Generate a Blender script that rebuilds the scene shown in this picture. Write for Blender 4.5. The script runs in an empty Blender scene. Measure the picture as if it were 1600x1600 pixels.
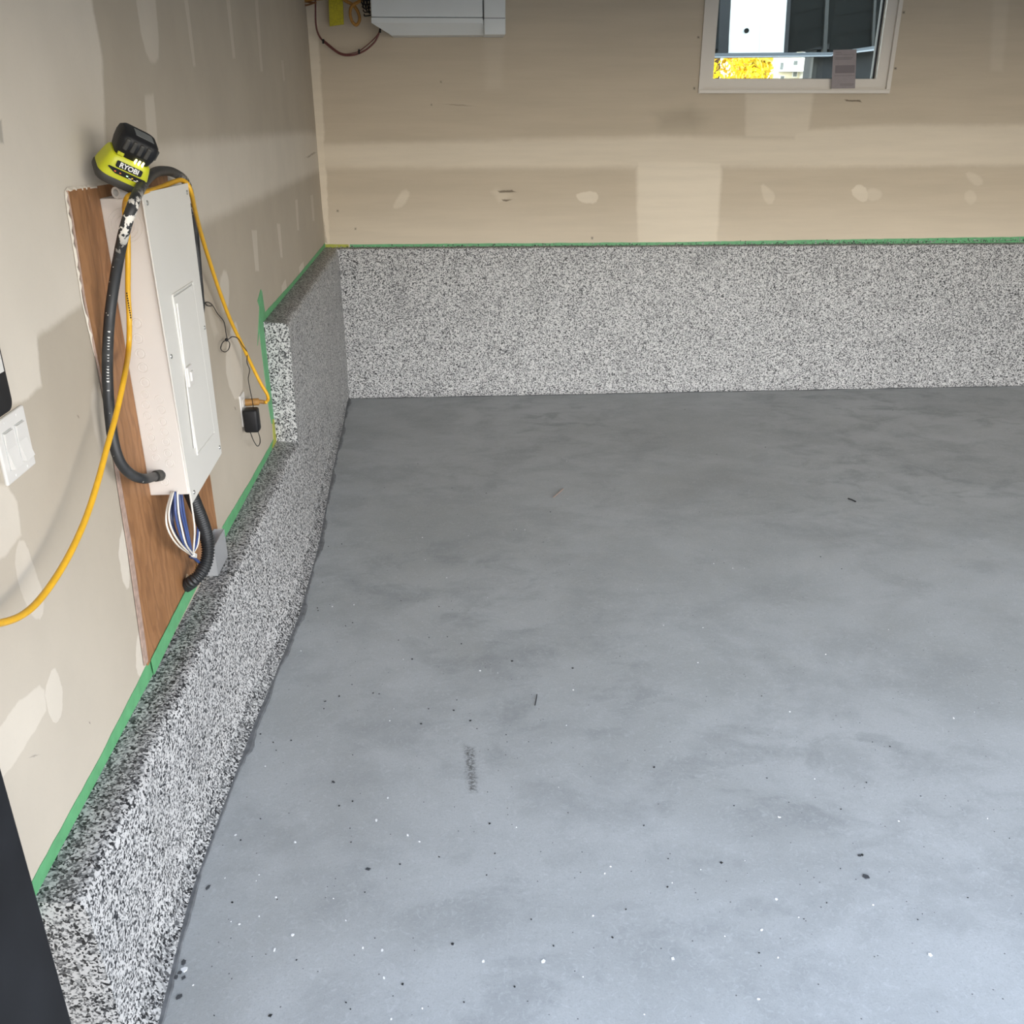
import bpy, bmesh, math, random
import numpy as np
from mathutils import Vector, Matrix
random.seed(7)
C = bpy.context.scene.collection
SC = bpy.context.scene

# ------------------------------------------------------------------ camera
CAM_H, FPX = 1.709, 1426.1
PITCH, YAW, ROLL = map(math.radians, (23.494, 3.607, -0.064))
_f = Vector((math.sin(YAW)*math.cos(PITCH), math.cos(YAW)*math.cos(PITCH), -math.sin(PITCH)))
_r = Vector((math.cos(YAW), -math.sin(YAW), 0)); _u = _r.cross(_f)
_R = math.cos(ROLL)*_r + math.sin(ROLL)*_u; _U = -math.sin(ROLL)*_r + math.cos(ROLL)*_u
cam = bpy.data.objects.new('camera', bpy.data.cameras.new('camera')); C.objects.link(cam)
cam.data.sensor_fit = 'HORIZONTAL'; cam.data.sensor_width = 36.0; cam.data.lens = 36.0*FPX/1600.0
cam.data.clip_start = 0.02; cam.data.clip_end = 300
cam.matrix_world = Matrix(((_R.x, _U.x, -_f.x, 0), (_R.y, _U.y, -_f.y, 0), (_R.z, _U.z, -_f.z, CAM_H), (0, 0, 0, 1)))
SC.camera = cam

# ------------------------------------------------------------------ sky, exposure
world = bpy.data.worlds.new('sky'); SC.world = world; world.use_nodes = True
wn = world.node_tree.nodes; wl = world.node_tree.links
wbg = wn['Background']
wtc = wn.new('ShaderNodeTexCoord'); wsep = wn.new('ShaderNodeSeparateXYZ'); wramp = wn.new('ShaderNodeValToRGB')
wl.new(wtc.outputs['Generated'], wsep.inputs[0]); wl.new(wsep.outputs['Z'], wramp.inputs[0]); wl.new(wramp.outputs[0], wbg.inputs[0])
cr = wramp.color_ramp
cr.elements[0].position = 0.0; cr.elements[0].color = (1.0, 0.92, 0.80, 1)
cr.elements[1].position = 0.75; cr.elements[1].color = (0.115, 0.16, 0.24, 1)
e = cr.elements.new(0.22); e.color = (0.68, 0.71, 0.76, 1)
wbg.inputs[1].default_value = 3.2
SC.view_settings.view_transform = 'Standard'; SC.view_settings.look = 'None'
SC.view_settings.gamma = 1.0; SC.view_settings.use_curve_mapping = False
SC.view_settings.exposure = 2.1
SC.cycles.max_bounces = 10; SC.cycles.diffuse_bounces = 6; SC.cycles.transparent_max_bounces = 8
# the open garage door: a portal that only guides sky light in
pl = bpy.data.lights.new('door_portal', 'AREA'); pl.shape = 'RECTANGLE'; pl.size = 5.0; pl.size_y = 2.3
pl.cycles.is_portal = True
po = bpy.data.objects.new('door_portal', pl); C.objects.link(po)
po.location = (2.05, 0.6, 1.1); po.rotation_euler = (math.radians(90), 0, 0)

# ------------------------------------------------------------------ where a pixel of the photograph lies in the room
WX, BY = -0.79, 5.933           # left wall plane, back wall plane
def ray(px, py): return _f + ((px-800)/FPX)*_R - ((py-800)/FPX)*_U
def L(px, py, off=0.0):         # on the left wall (or off it)
    d = ray(px, py); t = (WX+off)/d.x; return Vector((d.x*t, d.y*t, CAM_H+d.z*t))
def B(px, py, Y=BY):            # on a plane parallel to the back wall
    d = ray(px, py); t = Y/d.y; return Vector((d.x*t, d.y*t, CAM_H+d.z*t))
def Fl(px, py, z=0.0):          # on the floor
    d = ray(px, py); t = (z-CAM_H)/d.z; return Vector((d.x*t, d.y*t, z))

# ------------------------------------------------------------------ object helpers
ORG = {}
def setp(o, label=None, cat=None, group=None, kind=None):
    if label: o['label'] = label
    if cat: o['category'] = cat
    if group: o['group'] = group
    if kind: o['kind'] = kind
    return o
def thing(name, label, cat, loc, group=None):
    o = bpy.data.objects.new(name, None); C.objects.link(o); o.location = loc
    o.empty_display_size = 0.05
    ORG[o.name] = Vector(loc)
    return setp(o, label, cat, group)
def obj(name, geo, mat, parent=None, smooth=False, label=None, kind=None, cat=None, group=None):
    V, F = geo[0], geo[1]
    fm = geo[2] if len(geo) > 2 else None
    if parent is not None: org = ORG[parent.name]
    else:
        a = np.array([tuple(v) for v in V]); org = Vector(((a[:,0].min()+a[:,0].max())/2, (a[:,1].min()+a[:,1].max())/2, a[:,2].min()))
    me = bpy.data.meshes.new(name)
    me.from_pydata([tuple(Vector(v)-org) for v in V], [], [tuple(f) for f in F])
    for m in (mat if isinstance(mat, (list, tuple)) else [mat]): me.materials.append(m)
    if fm: me.polygons.foreach_set('material_index', fm)
    bm = bmesh.new(); bm.from_mesh(me); bmesh.ops.recalc_face_normals(bm, faces=bm.faces); bm.to_mesh(me); bm.free()
    if smooth:
        me.polygons.foreach_set('use_smooth', [True]*len(me.polygons))
        if smooth == 'auto':
            try: me.set_sharp_from_angle(angle=math.radians(40))
            except Exception: pass
    me.update()
    o = bpy.data.objects.new(name, me); C.objects.link(o); ORG[o.name] = org
    if parent is not None: o.parent = parent
    else: o.location = org
    return setp(o, label, cat, group, kind)
def join(*geos):
    V, F = [], []
    for g in geos:
        n = len(V); V += list(g[0]); F += [tuple(i+n for i in f) for f in g[1]]
    return V, F
def xf(geo, M): return [M @ Vector(v) for v in geo[0]], geo[1]
def box(x0, x1, y0, y1, z0, z1, bev=0.0, seg=2):
    bm = bmesh.new()
    vs = [bm.verts.new((x, y, z)) for x in (x0, x1) for y in (y0, y1) for z in (z0, z1)]
    for f in ((0,1,3,2),(4,6,7,5),(0,4,5,1),(2,3,7,6),(0,2,6,4),(1,5,7,3)): bm.faces.new([vs[i] for i in f])
    bmesh.ops.recalc_face_normals(bm, faces=bm.faces)
    if bev: bmesh.ops.bevel(bm, geom=list(bm.edges), offset=bev, segments=seg, affect='EDGES', profile=0.5)
    bm.verts.index_update()
    g = [v.co.copy() for v in bm.verts], [tuple(v.index for v in f.verts) for f in bm.faces]
    bm.free(); return g
def prism(pts, ext):            # polygon (3-D points) pushed along ext
    n = len(pts); ext = Vector(ext)
    V = [Vector(p) for p in pts] + [Vector(p)+ext for p in pts]
    F = [tuple(range(n)), tuple(range(2*n-1, n-1, -1))] + [(i, (i+1) % n, n+(i+1) % n, n+i) for i in range(n)]
    return V, F
def smooth_path(pts, per=8):    # Catmull-Rom
    P = [Vector(p) for p in pts]; P = [2*P[0]-P[1]] + P + [2*P[-1]-P[-2]]
    out = []
    for i in range(1, len(P)-2):
        a, b, c, d = P[i-1:i+3]
        for k in range(per):
            t = k/per
            out.append(0.5*((2*b) + (c-a)*t + (2*a-5*b+4*c-d)*t*t + (3*b-a-3*c+d)*t**3))
    out.append(P[-2]); return out
def tube(path, r, n=10, cap=True):      # r: number or function of (index, count)
    V, F = [], []; N = len(path); nrm = None
    for i, p in enumerate(path):
        t = (path[min(i+1, N-1)] - path[max(i-1, 0)])
        t = t.normalized() if t.length > 1e-9 else Vector((0, 0, 1))
        if nrm is None: nrm = t.orthogonal().normalized()
        nrm = (nrm - t*nrm.dot(t)).normalized(); b = t.cross(nrm)
        rr = r(i, N) if callable(r) else r
        for k in range(n):
            a = 2*math.pi*k/n; V.append(p + (nrm*math.cos(a) + b*math.sin(a))*rr)
    for i in range(N-1):
        for k in range(n): F.append((i*n+k, i*n+(k+1) % n, (i+1)*n+(k+1) % n, (i+1)*n+k))
    if cap: F += [tuple(range(n-1, -1, -1)), tuple((N-1)*n+k for k in range(n))]
    return V, F
def resample(path, step):
    out = [path[0]]; acc = 0
    for a, b in zip(path, path[1:]):
        l = (b-a).length
        while acc + l >= step:
            a = a + (b-a)*((step-acc)/l); l = (b-a).length; out.append(a); acc = 0
        acc += l
    return out
def disc(c, nrm, r, h, n=20, rb=None):  # short cylinder, optional smaller far rim
    nrm = Vector(nrm).normalized(); a = nrm.orthogonal().normalized(); b = nrm.cross(a); rb = r if rb is None else rb
    V = [Vector(c) + (a*math.cos(2*math.pi*k/n)+b*math.sin(2*math.pi*k/n))*r for k in range(n)]
    V += [Vector(c) + nrm*h + (a*math.cos(2*math.pi*k/n)+b*math.sin(2*math.pi*k/n))*rb for k in range(n)]
    F = [tuple(range(n)), tuple(range(n, 2*n))] + [(k, (k+1) % n, n+(k+1) % n, n+k) for k in range(n)]
    return V, F
def ring(c, nrm, r, w, h, n=28):        # flat raised ring
    nrm = Vector(nrm).normalized(); a = nrm.orthogonal().normalized(); b = nrm.cross(a); V = []; F = []
    prof = ((r-w, 0), (r-w*.5, h), (r, 0))
    for k in range(n):
        d = a*math.cos(2*math.pi*k/n)+b*math.sin(2*math.pi*k/n)
        V += [Vector(c)+d*q+nrm*z for q, z in prof]
    for k in range(n):
        j = (k+1) % n
        for m in range(2): F.append((k*3+m, j*3+m, j*3+m+1, k*3+m+1))
    return V, F
def sphere(c, r, sx=1, sy=1, sz=1, n=10):
    bm = bmesh.new(); bmesh.ops.create_uvsphere(bm, u_segments=n, v_segments=max(6, n//2+2), radius=1)
    g = [Vector(c)+Vector((v.co.x*r*sx, v.co.y*r*sy, v.co.z*r*sz)) for v in bm.verts], [tuple(v.index for v in f.verts) for f in bm.faces]
    bm.free(); return g
def rrect(w, h, r, n=5):                # rounded rectangle outline, centred
    pts = []
    for cx, cy, a0 in ((w/2-r, h/2-r, 0), (-w/2+r, h/2-r, 90), (-w/2+r, -h/2+r, 180), (w/2-r, -h/2+r, 270)):
        for k in range(n+1):
            a = math.radians(a0+90*k/n); pts.append((cx+r*math.cos(a), cy+r*math.sin(a)))
    return pts
def loft(rings, cap=True):
    n = len(rings[0]); V = [Vector(p) for rg in rings for p in rg]; F = []
    for i in range(len(rings)-1):
        for k in range(n): F.append((i*n+k, i*n+(k+1) % n, (i+1)*n+(k+1) % n, (i+1)*n+k))
    if cap: F += [tuple(range(n-1, -1, -1)), tuple((len(rings)-1)*n+k for k in range(n))]
    return V, F
def text_geo(s, size, M, depth=0.0006):
    cu = bpy.data.curves.new('lettering', 'FONT'); cu.body = s; cu.size = size; cu.align_x = 'CENTER'; cu.align_y = 'CENTER'
    cu.extrude = depth; cu.offset = size*0.03; cu.resolution_u = 4
    o = bpy.data.objects.new('lettering_tmp', cu); C.objects.link(o)
    dg = bpy.context.evaluated_depsgraph_get(); me = bpy.data.meshes.new_from_object(o.evaluated_get(dg))
    g = [M @ v.co for v in me.vertices], [tuple(p.vertices) for p in me.polygons]
    bpy.data.objects.remove(o); bpy.data.curves.remove(cu); bpy.data.meshes.remove(me); return g

# ------------------------------------------------------------------ material helpers
def mat(name, col=(.5,.5,.5), rough=.6, metal=0, spec=.5, noise=0, nscale=20, bump=0, bscale=200, emit=None, estr=1):
    m = bpy.data.materials.new(name); m.use_nodes = True; nt = m.node_tree; p = nt.nodes['Principled BSDF']
    p.inputs['Base Color'].default_value = (*col, 1); p.inputs['Roughness'].default_value = rough
    p.inputs['Metallic'].default_value = metal; p.inputs['Specular IOR Level'].default_value = spec
    tc = nt.nodes.new('ShaderNodeNewGeometry')
    if noise:
        n = nt.nodes.new('ShaderNodeTexNoise'); n.inputs['Scale'].default_value = nscale; n.inputs['Detail'].default_value = 5
        nt.links.new(tc.outputs['Position'], n.inputs['Vector'])
        r = nt.nodes.new('ShaderNodeMapRange'); r.inputs[1].default_value = .3; r.inputs[2].default_value = .7
        r.inputs[3].default_value = 1-noise; r.inputs[4].default_value = 1+noise
        nt.links.new(n.outputs[0], r.inputs[0])
        x = nt.nodes.new('ShaderNodeVectorMath'); x.operation = 'SCALE'; x.inputs[0].default_value = col
        nt.links.new(r.outputs[0], x.inputs['Scale']); nt.links.new(x.outputs[0], p.inputs['Base Color'])
    if bump:
        n = nt.nodes.new('ShaderNodeTexNoise'); n.inputs['Scale'].default_value = bscale; n.inputs['Detail'].default_value = 3
        nt.links.new(tc.outputs['Position'], n.inputs['Vector'])
        b = nt.nodes.new('ShaderNodeBump'); b.inputs['Strength'].default_value = bump; b.inputs['Distance'].default_value = .002
        nt.links.new(n.outputs[0], b.inputs['Height']); nt.links.new(b.outputs[0], p.inputs['Normal'])
    if emit: p.inputs['Emission Color'].default_value = (*emit, 1); p.inputs['Emission Strength'].default_value = estr
    return m
class NT:                                # small node-graph writer
    def __init__(s, m): s.t = m.node_tree; s.p = s.t.nodes['Principled BSDF']; s.geo = s.t.nodes.new('ShaderNodeNewGeometry').outputs['Position']
    def link(s, a, b):
        if isinstance(a, (int, float)): b.default_value = a
        elif isinstance(a, tuple): b.default_value = a if len(a) == len(b.default_value) else (*a, 1)
        else: s.t.links.new(a, b)
    def n(s, ty, **k):
        x = s.t.nodes.new(ty)
        for a, v in k.items(): setattr(x, a, v)
        return x
    def math(s, op, a, b=0.0, c=0.0):
        x = s.n('ShaderNodeMath', operation=op); s.link(a, x.inputs[0]); s.link(b, x.inputs[1]); s.link(c, x.inputs[2]); return x.outputs[0]
    def vmath(s, op, a, b=(0,0,0)):
        x = s.n('ShaderNodeVectorMath', operation=op); s.link(a, x.inputs[0])
        if op == 'SCALE': s.link(b, x.inputs['Scale'])
        else: s.link(b, x.inputs[1])
        return x.outputs['Value'] if op in ('DOT_PRODUCT', 'LENGTH', 'DISTANCE') else x.outputs[0]
    def noise(s, vec, scale, detail=4, rough=.55, color=False, dist=0):
        x = s.n('ShaderNodeTexNoise'); s.link(vec, x.inputs['Vector']); x.inputs['Scale'].default_value = scale
        x.inputs['Detail'].default_value = detail; x.inputs['Roughness'].default_value = rough; x.inputs['Distortion'].default_value = dist
        return x.outputs[1] if color else x.outputs[0]
    def vor(s, vec, scale, out='Distance', rnd=1.0):
        x = s.n('ShaderNodeTexVoronoi'); s.link(vec, x.inputs['Vector']); x.inputs['Scale'].default_value = scale
        x.inputs['Randomness'].default_value = rnd; return x.outputs[out]
    def rng(s, v, a, b, c=0.0, d=1.0, smooth=True):
        x = s.n('ShaderNodeMapRange'); x.interpolation_type = 'SMOOTHSTEP' if smooth else 'LINEAR'
        s.link(v, x.inputs[0])
        for i, q in enumerate((a, b, c, d)): s.link(q, x.inputs[i+1])
        return x.outputs[0]
    def mix(s, f, a, b, mode='MIX'):
        x = s.n('ShaderNodeMix', data_type='RGBA', blend_type=mode); s.link(f, x.inputs[0]); s.link(a, x.inputs[6]); s.link(b, x.inputs[7]); return x.outputs[2]
    def sep(s, v): x = s.n('ShaderNodeSeparateXYZ'); s.link(v, x.inputs[0]); return x.outputs
    def comb(s, a, b, c): x = s.n('ShaderNodeCombineXYZ'); s.link(a, x.inputs[0]); s.link(b, x.inputs[1]); s.link(c, x.inputs[2]); return x.outputs[0]
    def bump(s, h, strength, dist=.003):
        x = s.n('ShaderNodeBump'); x.inputs['Strength'].default_value = strength; x.inputs['Distance'].default_value = dist
        s.link(h, x.inputs['Height']); s.link(x.outputs[0], s.p.inputs['Normal'])
    def ramp(s, v, stops, interp='CONSTANT'):
        x = s.n('ShaderNodeValToRGB'); x.color_ramp.interpolation = interp; els = x.color_ramp.elements
        els[0].position, els[0].color = stops[0][0], (*stops[0][1], 1); els[1].position, els[1].color = stops[1][0], (*stops[1][1], 1)
        for q, c in stops[2:]: z = els.new(q); z.color = (*c, 1)
        s.link(v, x.inputs[0]); return x.outputs[0]
    def poly(s, vec, pts, soft):         # mask of a convex outline; vec = (u, v, 1)
        pts = [Vector((p[0], p[1])) for p in pts]; n = len(pts)
        area = sum(pts[i].x*pts[(i+1) % n].y - pts[(i+1) % n].x*pts[i].y for i in range(n)); sg = 1 if area > 0 else -1
        d = None
        for i in range(n):
            a, b = pts[i], pts[(i+1) % n]; t = (b-a)
            if t.length < 1e-6: continue
            nx, ny = t.y*sg/t.length, -t.x*sg/t.length
            q = s.vmath('DOT_PRODUCT', vec, (nx, ny, -(nx*a.x+ny*a.y)))
            d = q if d is None else s.math('MAXIMUM', d, q)
        return s.rng(d, soft, -soft)

PAPER, MUD = (.405, .355, .285), (.575, .523, .445)
PAPER_B, MUD_B = (.49, .415, .315), (.66, .58, .46)
def drywall(name, axis, patches, marks=()):
    m = bpy.data.materials.new(name); m.use_nodes = True; g = NT(m)
    q = g.sep(g.geo); u = q['Y'] if axis == 'L' else q['X']
    base = g.comb(u, q['Z'], 1.0)
    dn = g.vmath('SUBTRACT', g.noise(base, 14, 5, .65, color=True), (.5, .5, .5))
    dn = g.vmath('MULTIPLY', dn, (.022, .022, 0)); vec = g.vmath('ADD', base, dn)
    conv = (lambda p: (L(*p).y, L(*p).z)) if axis == 'L' else (lambda p: (B(*p).x, B(*p).z))
    tot = None
    for pts, soft, strg in patches:
        if len(pts) >= 5 and max(abs(a[0]-b[0]) for a in pts for b in pts) < 130:
            pts = [(p[0]*w+q[0]*(1-w), p[1]*w+q[1]*(1-w)) for p, q in zip(pts, pts[1:]+pts[:1]) for w in (.75, .25)]
        k = g.math('MULTIPLY', g.poly(vec, [conv(p) for p in pts], soft), strg)
        tot = k if tot is None else g.math('MAXIMUM', tot, k)
    streak = g.noise(g.vmath('MULTIPLY', base, (1, .8, 0) if axis == 'L' else (.5, 5, 0)), 3, 5, .6)
    col = g.mix(tot, *((PAPER, MUD) if axis == 'L' else (PAPER_B, MUD_B)))
    col = g.mix(1.0, col, g.comb(g.rng(streak, .25, .75, .95, 1.04), g.rng(streak, .25, .75, .95, 1.04), g.rng(streak, .25, .75, .95, 1.04)), 'MULTIPLY')
    for pts, soft, c, strg in marks:
        col = g.mix(g.math('MULTIPLY', g.poly(vec, [conv(p) for p in pts], soft), strg), col, c)
    fine = g.noise(g.geo, 260, 2)
    col = g.mix(g.rng(fine, .62, .8, 0, .12), col, (.25, .22, .18))
    g.link(col, g.p.inputs['Base Color']); g.p.inputs['Roughness'].default_value = .85; g.p.inputs['Specular IOR Level'].default_value = .25
    g.bump(g.math('ADD', g.math('MULTIPLY', tot, .5), g.math('MULTIPLY', g.noise(g.geo, 60, 4), .35)), .35, .003)
    return m

def flake_mat(name, dark):               # vinyl flakes broadcast into dark grey epoxy
    m = bpy.data.materials.new(name); m.use_nodes = True; g = NT(m)
    j = g.vmath('ADD', g.geo, g.vmath('SCALE', g.noise(g.geo, 90, 2, color=True), .006))
    c1 = g.sep(g.vor(j, 155, 'Color'))['X']; c2 = g.sep(g.vor(j, 240, 'Color'))['Y']
    W, G, D, K = (.515, .515, .51), (.26, .265, .265), (.085, .088, .092), (.014, .015, .018)
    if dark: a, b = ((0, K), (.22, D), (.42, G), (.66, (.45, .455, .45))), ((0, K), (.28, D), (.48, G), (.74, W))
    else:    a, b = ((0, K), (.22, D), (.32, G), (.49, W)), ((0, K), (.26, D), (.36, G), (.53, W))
    col = g.mix(g.rng(g.noise(g.geo, 70, 2), .45, .55), g.ramp(c1, a), g.ramp(c2, b))
    clump = g.noise(g.geo, 5, 3)
    col = g.mix(g.rng(clump, .5, .8, 0, .22), col, D)
    g.link(col, g.p.inputs['Base Color']); g.p.inputs['Roughness'].default_value = .5
    g.bump(g.math('ADD', c1, g.math('MULTIPLY', g.vor(j, 155), .6)), .5, .002)
    return m

M = {}
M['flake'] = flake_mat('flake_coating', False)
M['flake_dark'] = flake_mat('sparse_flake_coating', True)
M['epoxy_edge'] = mat('grey_epoxy_edge', (.14, .147, .155), .45, noise=.25, nscale=40, bump=.3, bscale=120)
M['tape'] = mat('green_masking_tape', (.105, .335, .15), .55, noise=.12, nscale=30, bump=.3, bscale=60)
M['tape_yellow'] = mat('yellow_green_masking_tape', (.34, .36, .05), .55, noise=.12, nscale=30)
M['paint_white'] = mat('white_powder_coat', (.655, .64, .595), .38, noise=.02, nscale=5)
M['box_white'] = mat('panel_box_enamel', (.62, .575, .525), .42, noise=.03, nscale=6)
M['plastic_white'] = mat('white_plastic', (.64, .62, .585), .35)
M['plastic_black'] = mat('black_plastic', (.010, .010, .011), .45, spec=.3, noise=.2, nscale=60)
M['rubber_grey'] = mat('dark_grey_rubber', (.045, .043, .038), .6)
M['conduit'] = mat('black_corrugated_plastic', (.016, .017, .018), .42)
M['yellow'] = mat('yellow_cord_jacket', (.66, .36, .018), .42, noise=.08, nscale=40)
M['tan_plug'] = mat('amber_moulded_plug', (.33, .17, .045), .5, noise=.15, nscale=80)
M['lime'] = mat('lime_green_plastic', (.50, .52, .016), .4)
M['steel'] = mat('zinc_screw', (.35, .35, .33), .35, metal=.9)
M['groove'] = mat('panel_door_shadow_gap', (.42, .42, .40), .6)
M['wire_white'] = mat('white_wire_insulation', (.72, .68, .60), .4)
M['wire_blue'] = mat('blue_wire_insulation', (.045, .075, .21), .35)
M['wire_navy'] = mat('navy_wire_insulation', (.012, .018, .06), .35)
M['copper'] = mat('copper_wire', (.5, .24, .08), .35, metal=.8)
M['print_white'] = mat('white_print', (.75, .75, .73), .6)
M['vinyl'] = mat('window_vinyl', (.62, .57, .50), .45)
M['gasket'] = mat('window_gasket', (.02, .022, .026), .5)
M['black_trim'] = mat('black_door_jamb', (.006, .0065, .008), .7, spec=.25, noise=.6, nscale=6)
M['ceiling'] = mat('ceiling_board', (.74, .725, .69), .9, noise=.05, nscale=2)
M['unit'] = mat('wall_unit_enamel', (.66, .68, .67), .4, noise=.02, nscale=4)
M['unit_gap'] = mat('wall_unit_gap', (.05, .05, .05), .7)

# ------------------------------------------------------------------ floor
m = bpy.data.materials.new('sealed_concrete'); m.use_nodes = True; g = NT(m); M['floor'] = m
P = g.geo
big = g.noise(g.vmath('MULTIPLY', P, (.8, 1.0, 1)), 1.5, 6, .64, dist=.5)
mid = g.noise(g.vmath('MULTIPLY', P, (1, 1.4, 1)), 4.2, 7, .66, dist=.4)
tro = g.noise(P, 34, 4, .7, dist=2.5)
fin = g.noise(P, 240, 2, .6)
col = g.mix(g.rng(big, .34, .64), (.335, .35, .352), (.405, .422, .43))
col = g.mix(g.math('MULTIPLY', g.rng(mid, .48, .66, 0, .8), g.rng(g.noise(P, .55, 2), .40, .62)), col, (.245, .26, .265))
cl = g.noise(g.vmath('MULTIPLY', P, (1, 1.25, 1)), 2.4, 8, .68, dist=.3)
col = g.mix(g.rng(cl, .46, .64, 0, .5), col, (.265, .28, .285))
col = g.mix(g.rng(g.noise(P, 130, 3, .7), .52, .7, 0, .3), col, (.22, .23, .235))
col = g.mix(g.rng(tro, .50, .72, 0, .34), col, (.53, .555, .57))
col = g.mix(g.rng(fin, .45, .75, 0, .22), col, (.20, .21, .215))
stain = g.rng(g.noise(g.vmath('ADD', P, (3.1, 7.7, 0)), .9, 3, .5), .58, .74, 0, .35)
col = g.mix(stain, col, (.26, .257, .235))
pv = g.sep(P); pvec = g.comb(pv['X'], pv['Y'], 1.0)
pw = g.vmath('ADD', pvec, g.vmath('MULTIPLY', g.vmath('SUBTRACT', g.noise(P, 60, 4, .7, color=True), (.5,.5,.5)), (.03, .03, 0)))
sc = [(Fl(a, b).x, Fl(a, b).y) for a, b in ((726, 1166), (740, 1170), (744, 1236), (733, 1236))]
col = g.mix(g.math('MULTIPLY', g.poly(pw, sc, .012), g.rng(g.noise(P, 110, 3, .7), .36, .62, 0, .85)), col, (.03, .03, .026))
vd = g.vor(P, 120); vc = g.sep(g.vor(P, 120, 'Color'))
pit = g.math('MULTIPLY', g.rng(vd, .26, .16), g.math('GREATER_THAN', vc['X'], .986))
col = g.mix(g.math('MULTIPLY', pit, .85), col, (.035, .037, .04))
g.link(col, g.p.inputs['Base Color'])
g.link(g.rng(mid, .3, .7, .38, .56), g.p.inputs['Roughness']); g.p.inputs['Specular IOR Level'].default_value = .75
g.bump(g.math('ADD', g.math('MULTIPLY', tro, .3), g.math('MULTIPLY', fin, .2)), .16, .002)
RX, FY0, FY1, CZ = 5.3, 0.65, 0.80, 2.9
obj('floor', box(WX-.15, RX, FY0, BY+.15, -.12, 0), M['floor'], kind='structure')

# ------------------------------------------------------------------ walls
def strip(a, b, w):                      # thin tapered compound streak between two pixels
    return [(a[0]-w, a[1]), (a[0]+w, a[1]), (b[0]+w*.7, b[1]), (b[0]-w*.7, b[1])]
left_patches = [
    ([(-400,-200),(150,-200),(160,90),(197,285),(-400,420)], .012, 1),
    ([(-400,250),(130,270),(140,466),(58,525),(-400,760)], .01, 1),
    ([(-400,400),(56,515),(65,603),(38,627),(-400,760)], .006, 1),
    ([(215,232),(480,206),(505,212),(508,262),(300,357),(215,330)], .028, .9),
    ([(207,-40),(240,-40),(250,88),(240,103),(224,78)], .008, .6), ([(226,150),(240,146),(247,232),(231,232)], .008, .55),
    (strip((288,-20),(304,104),3), .005, .45), (strip((354,-20),(366,92),3), .005, .45), (strip((399,-20),(409,112),2.5), .005, .4),
    (strip((441,95),(444,126),2), .004, .3), (strip((397,360),(402,424),4), .005, .6), (strip((435,350),(440,402),2.5), .005, .55),
    (strip((463,312),(466,360),2), .004, .5), (strip((487,305),(490,345),2), .004, .4), (strip((470,245),(472,280),1.5), .004, .3),
    ([(342,440),(352,418),(359,445),(356,488),(346,486)], .01, .75), ([(366,497),(374,520),(382,600),(370,632),(354,595),(352,545)], .006, .9),
    ([(318,460),(326,470),(341,520),(335,528)], .015, .4),
    ([(28,1095),(52,1060),(70,1078),(72,1110),(20,1200),(-40,1260),(-140,1240),(-20,1130)], .006, 1.15),
    ([(69,1080),(83,1036),(96,1062),(99,1100),(94,1124),(85,1131),(74,1112)], .003, 1.15),
    ([(-80,755),(24,755),(28,785),(46,815),(30,845),(0,882),(-80,920)], .006, .95),
    ([(23,868),(35,835),(50,872),(70,935),(68,966),(50,968),(28,915)], .004, .85),
    ([(184,850),(194,815),(204,895),(200,925),(190,905)], .004, .9), ([(141,625),(149,597),(163,640),(174,735),(150,690)], .01, .5),
    ([(212,1010),(218,980),(234,1040),(226,1068),(213,1052)], .004, .9),
    ([(440,446),(446,436),(449,455),(441,466)], .004, .7), ([(467,418),(474,408),(476,425),(469,435)], .004, .7),
    ([(380,660),(395,668),(390,688),(378,690)], .012, .5), ([(-60,760),(300,1200),(100,1600),(-300,1600)], .4, .55), ([(330,620),(420,600),(424,760),(345,830),(330,740)], .3, .35),
]
def dot(x, y, r=1.2): return [(x-r, y-r), (x+r, y-r), (x+r, y+r), (x-r, y+r)]
BRN = (.10, .075, .05); BLK = (.03, .03, .03)
left_marks = [(strip((50,1183),(56,1180),1.5), .003, BLK, .7), (strip((140,1129),(141,1131),.8), .002, BLK, .8), (strip((122,650),(123,652),1), .003, BLK, .7),
    (strip((481,246),(492,238),1.5), .006, BRN, .7), (strip((0,190),(3,225),4), .004, (.28,.26,.22), .7), (strip((367,637),(368,640),.8), .004, BLK, .7)]
back_patches = [
    ([(440,206),(1040,213),(1390,205),(1390,260),(1000,262),(440,262)], .025, .75), ([(1240,205),(1390,195),(1800,196),(1800,256),(1240,261)], .02, .75),
    ([(995,250),(1128,252),(1118,460),(995,460)], .018, 1), ([(1165,140),(1272,140),(1262,215),(1165,215)], .015, .6),
    ([(440,-60),(491,-60),(517,400),(440,400)], .008, .9),
    ([(615,328),(614,318),(632,294),(641,302),(632,322)], .012, .7), ([(768,300),(775,294),(800,305),(780,318)], .02, .45),
    ([(900,301),(930,299),(936,308),(930,318),(912,318),(902,312)], .006, .85),
    ([(1188,284),(1206,297),(1212,308),(1204,322),(1192,312)], .01, .55), ([(1327,301),(1341,286),(1357,296),(1356,312),(1346,317)], .006, .75),
    ([(1352,300),(1362,293),(1380,300),(1376,312),(1358,314)], .012, .5), ([(1508,268),(1528,272),(1538,285),(1526,292),(1512,280)], .01, .45),
    ([(1506,300),(1520,296),(1528,310),(1518,322),(1508,316)], .012, .45), ([(755,60),(788,60),(784,140),(760,140)], .03, .25),
    ([(1553,-40),(1580,-40),(1566,110),(1548,110)], .02, .3), ([(1100,-60),(1420,-60),(1420,-200),(1100,-200)], .05, .5),
    ([(-100,345),(2200,335),(2200,500),(-100,500)], .22, .55), ([(1245,365),(1700,352),(1700,420),(1245,420)], .06, .4),
]
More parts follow.
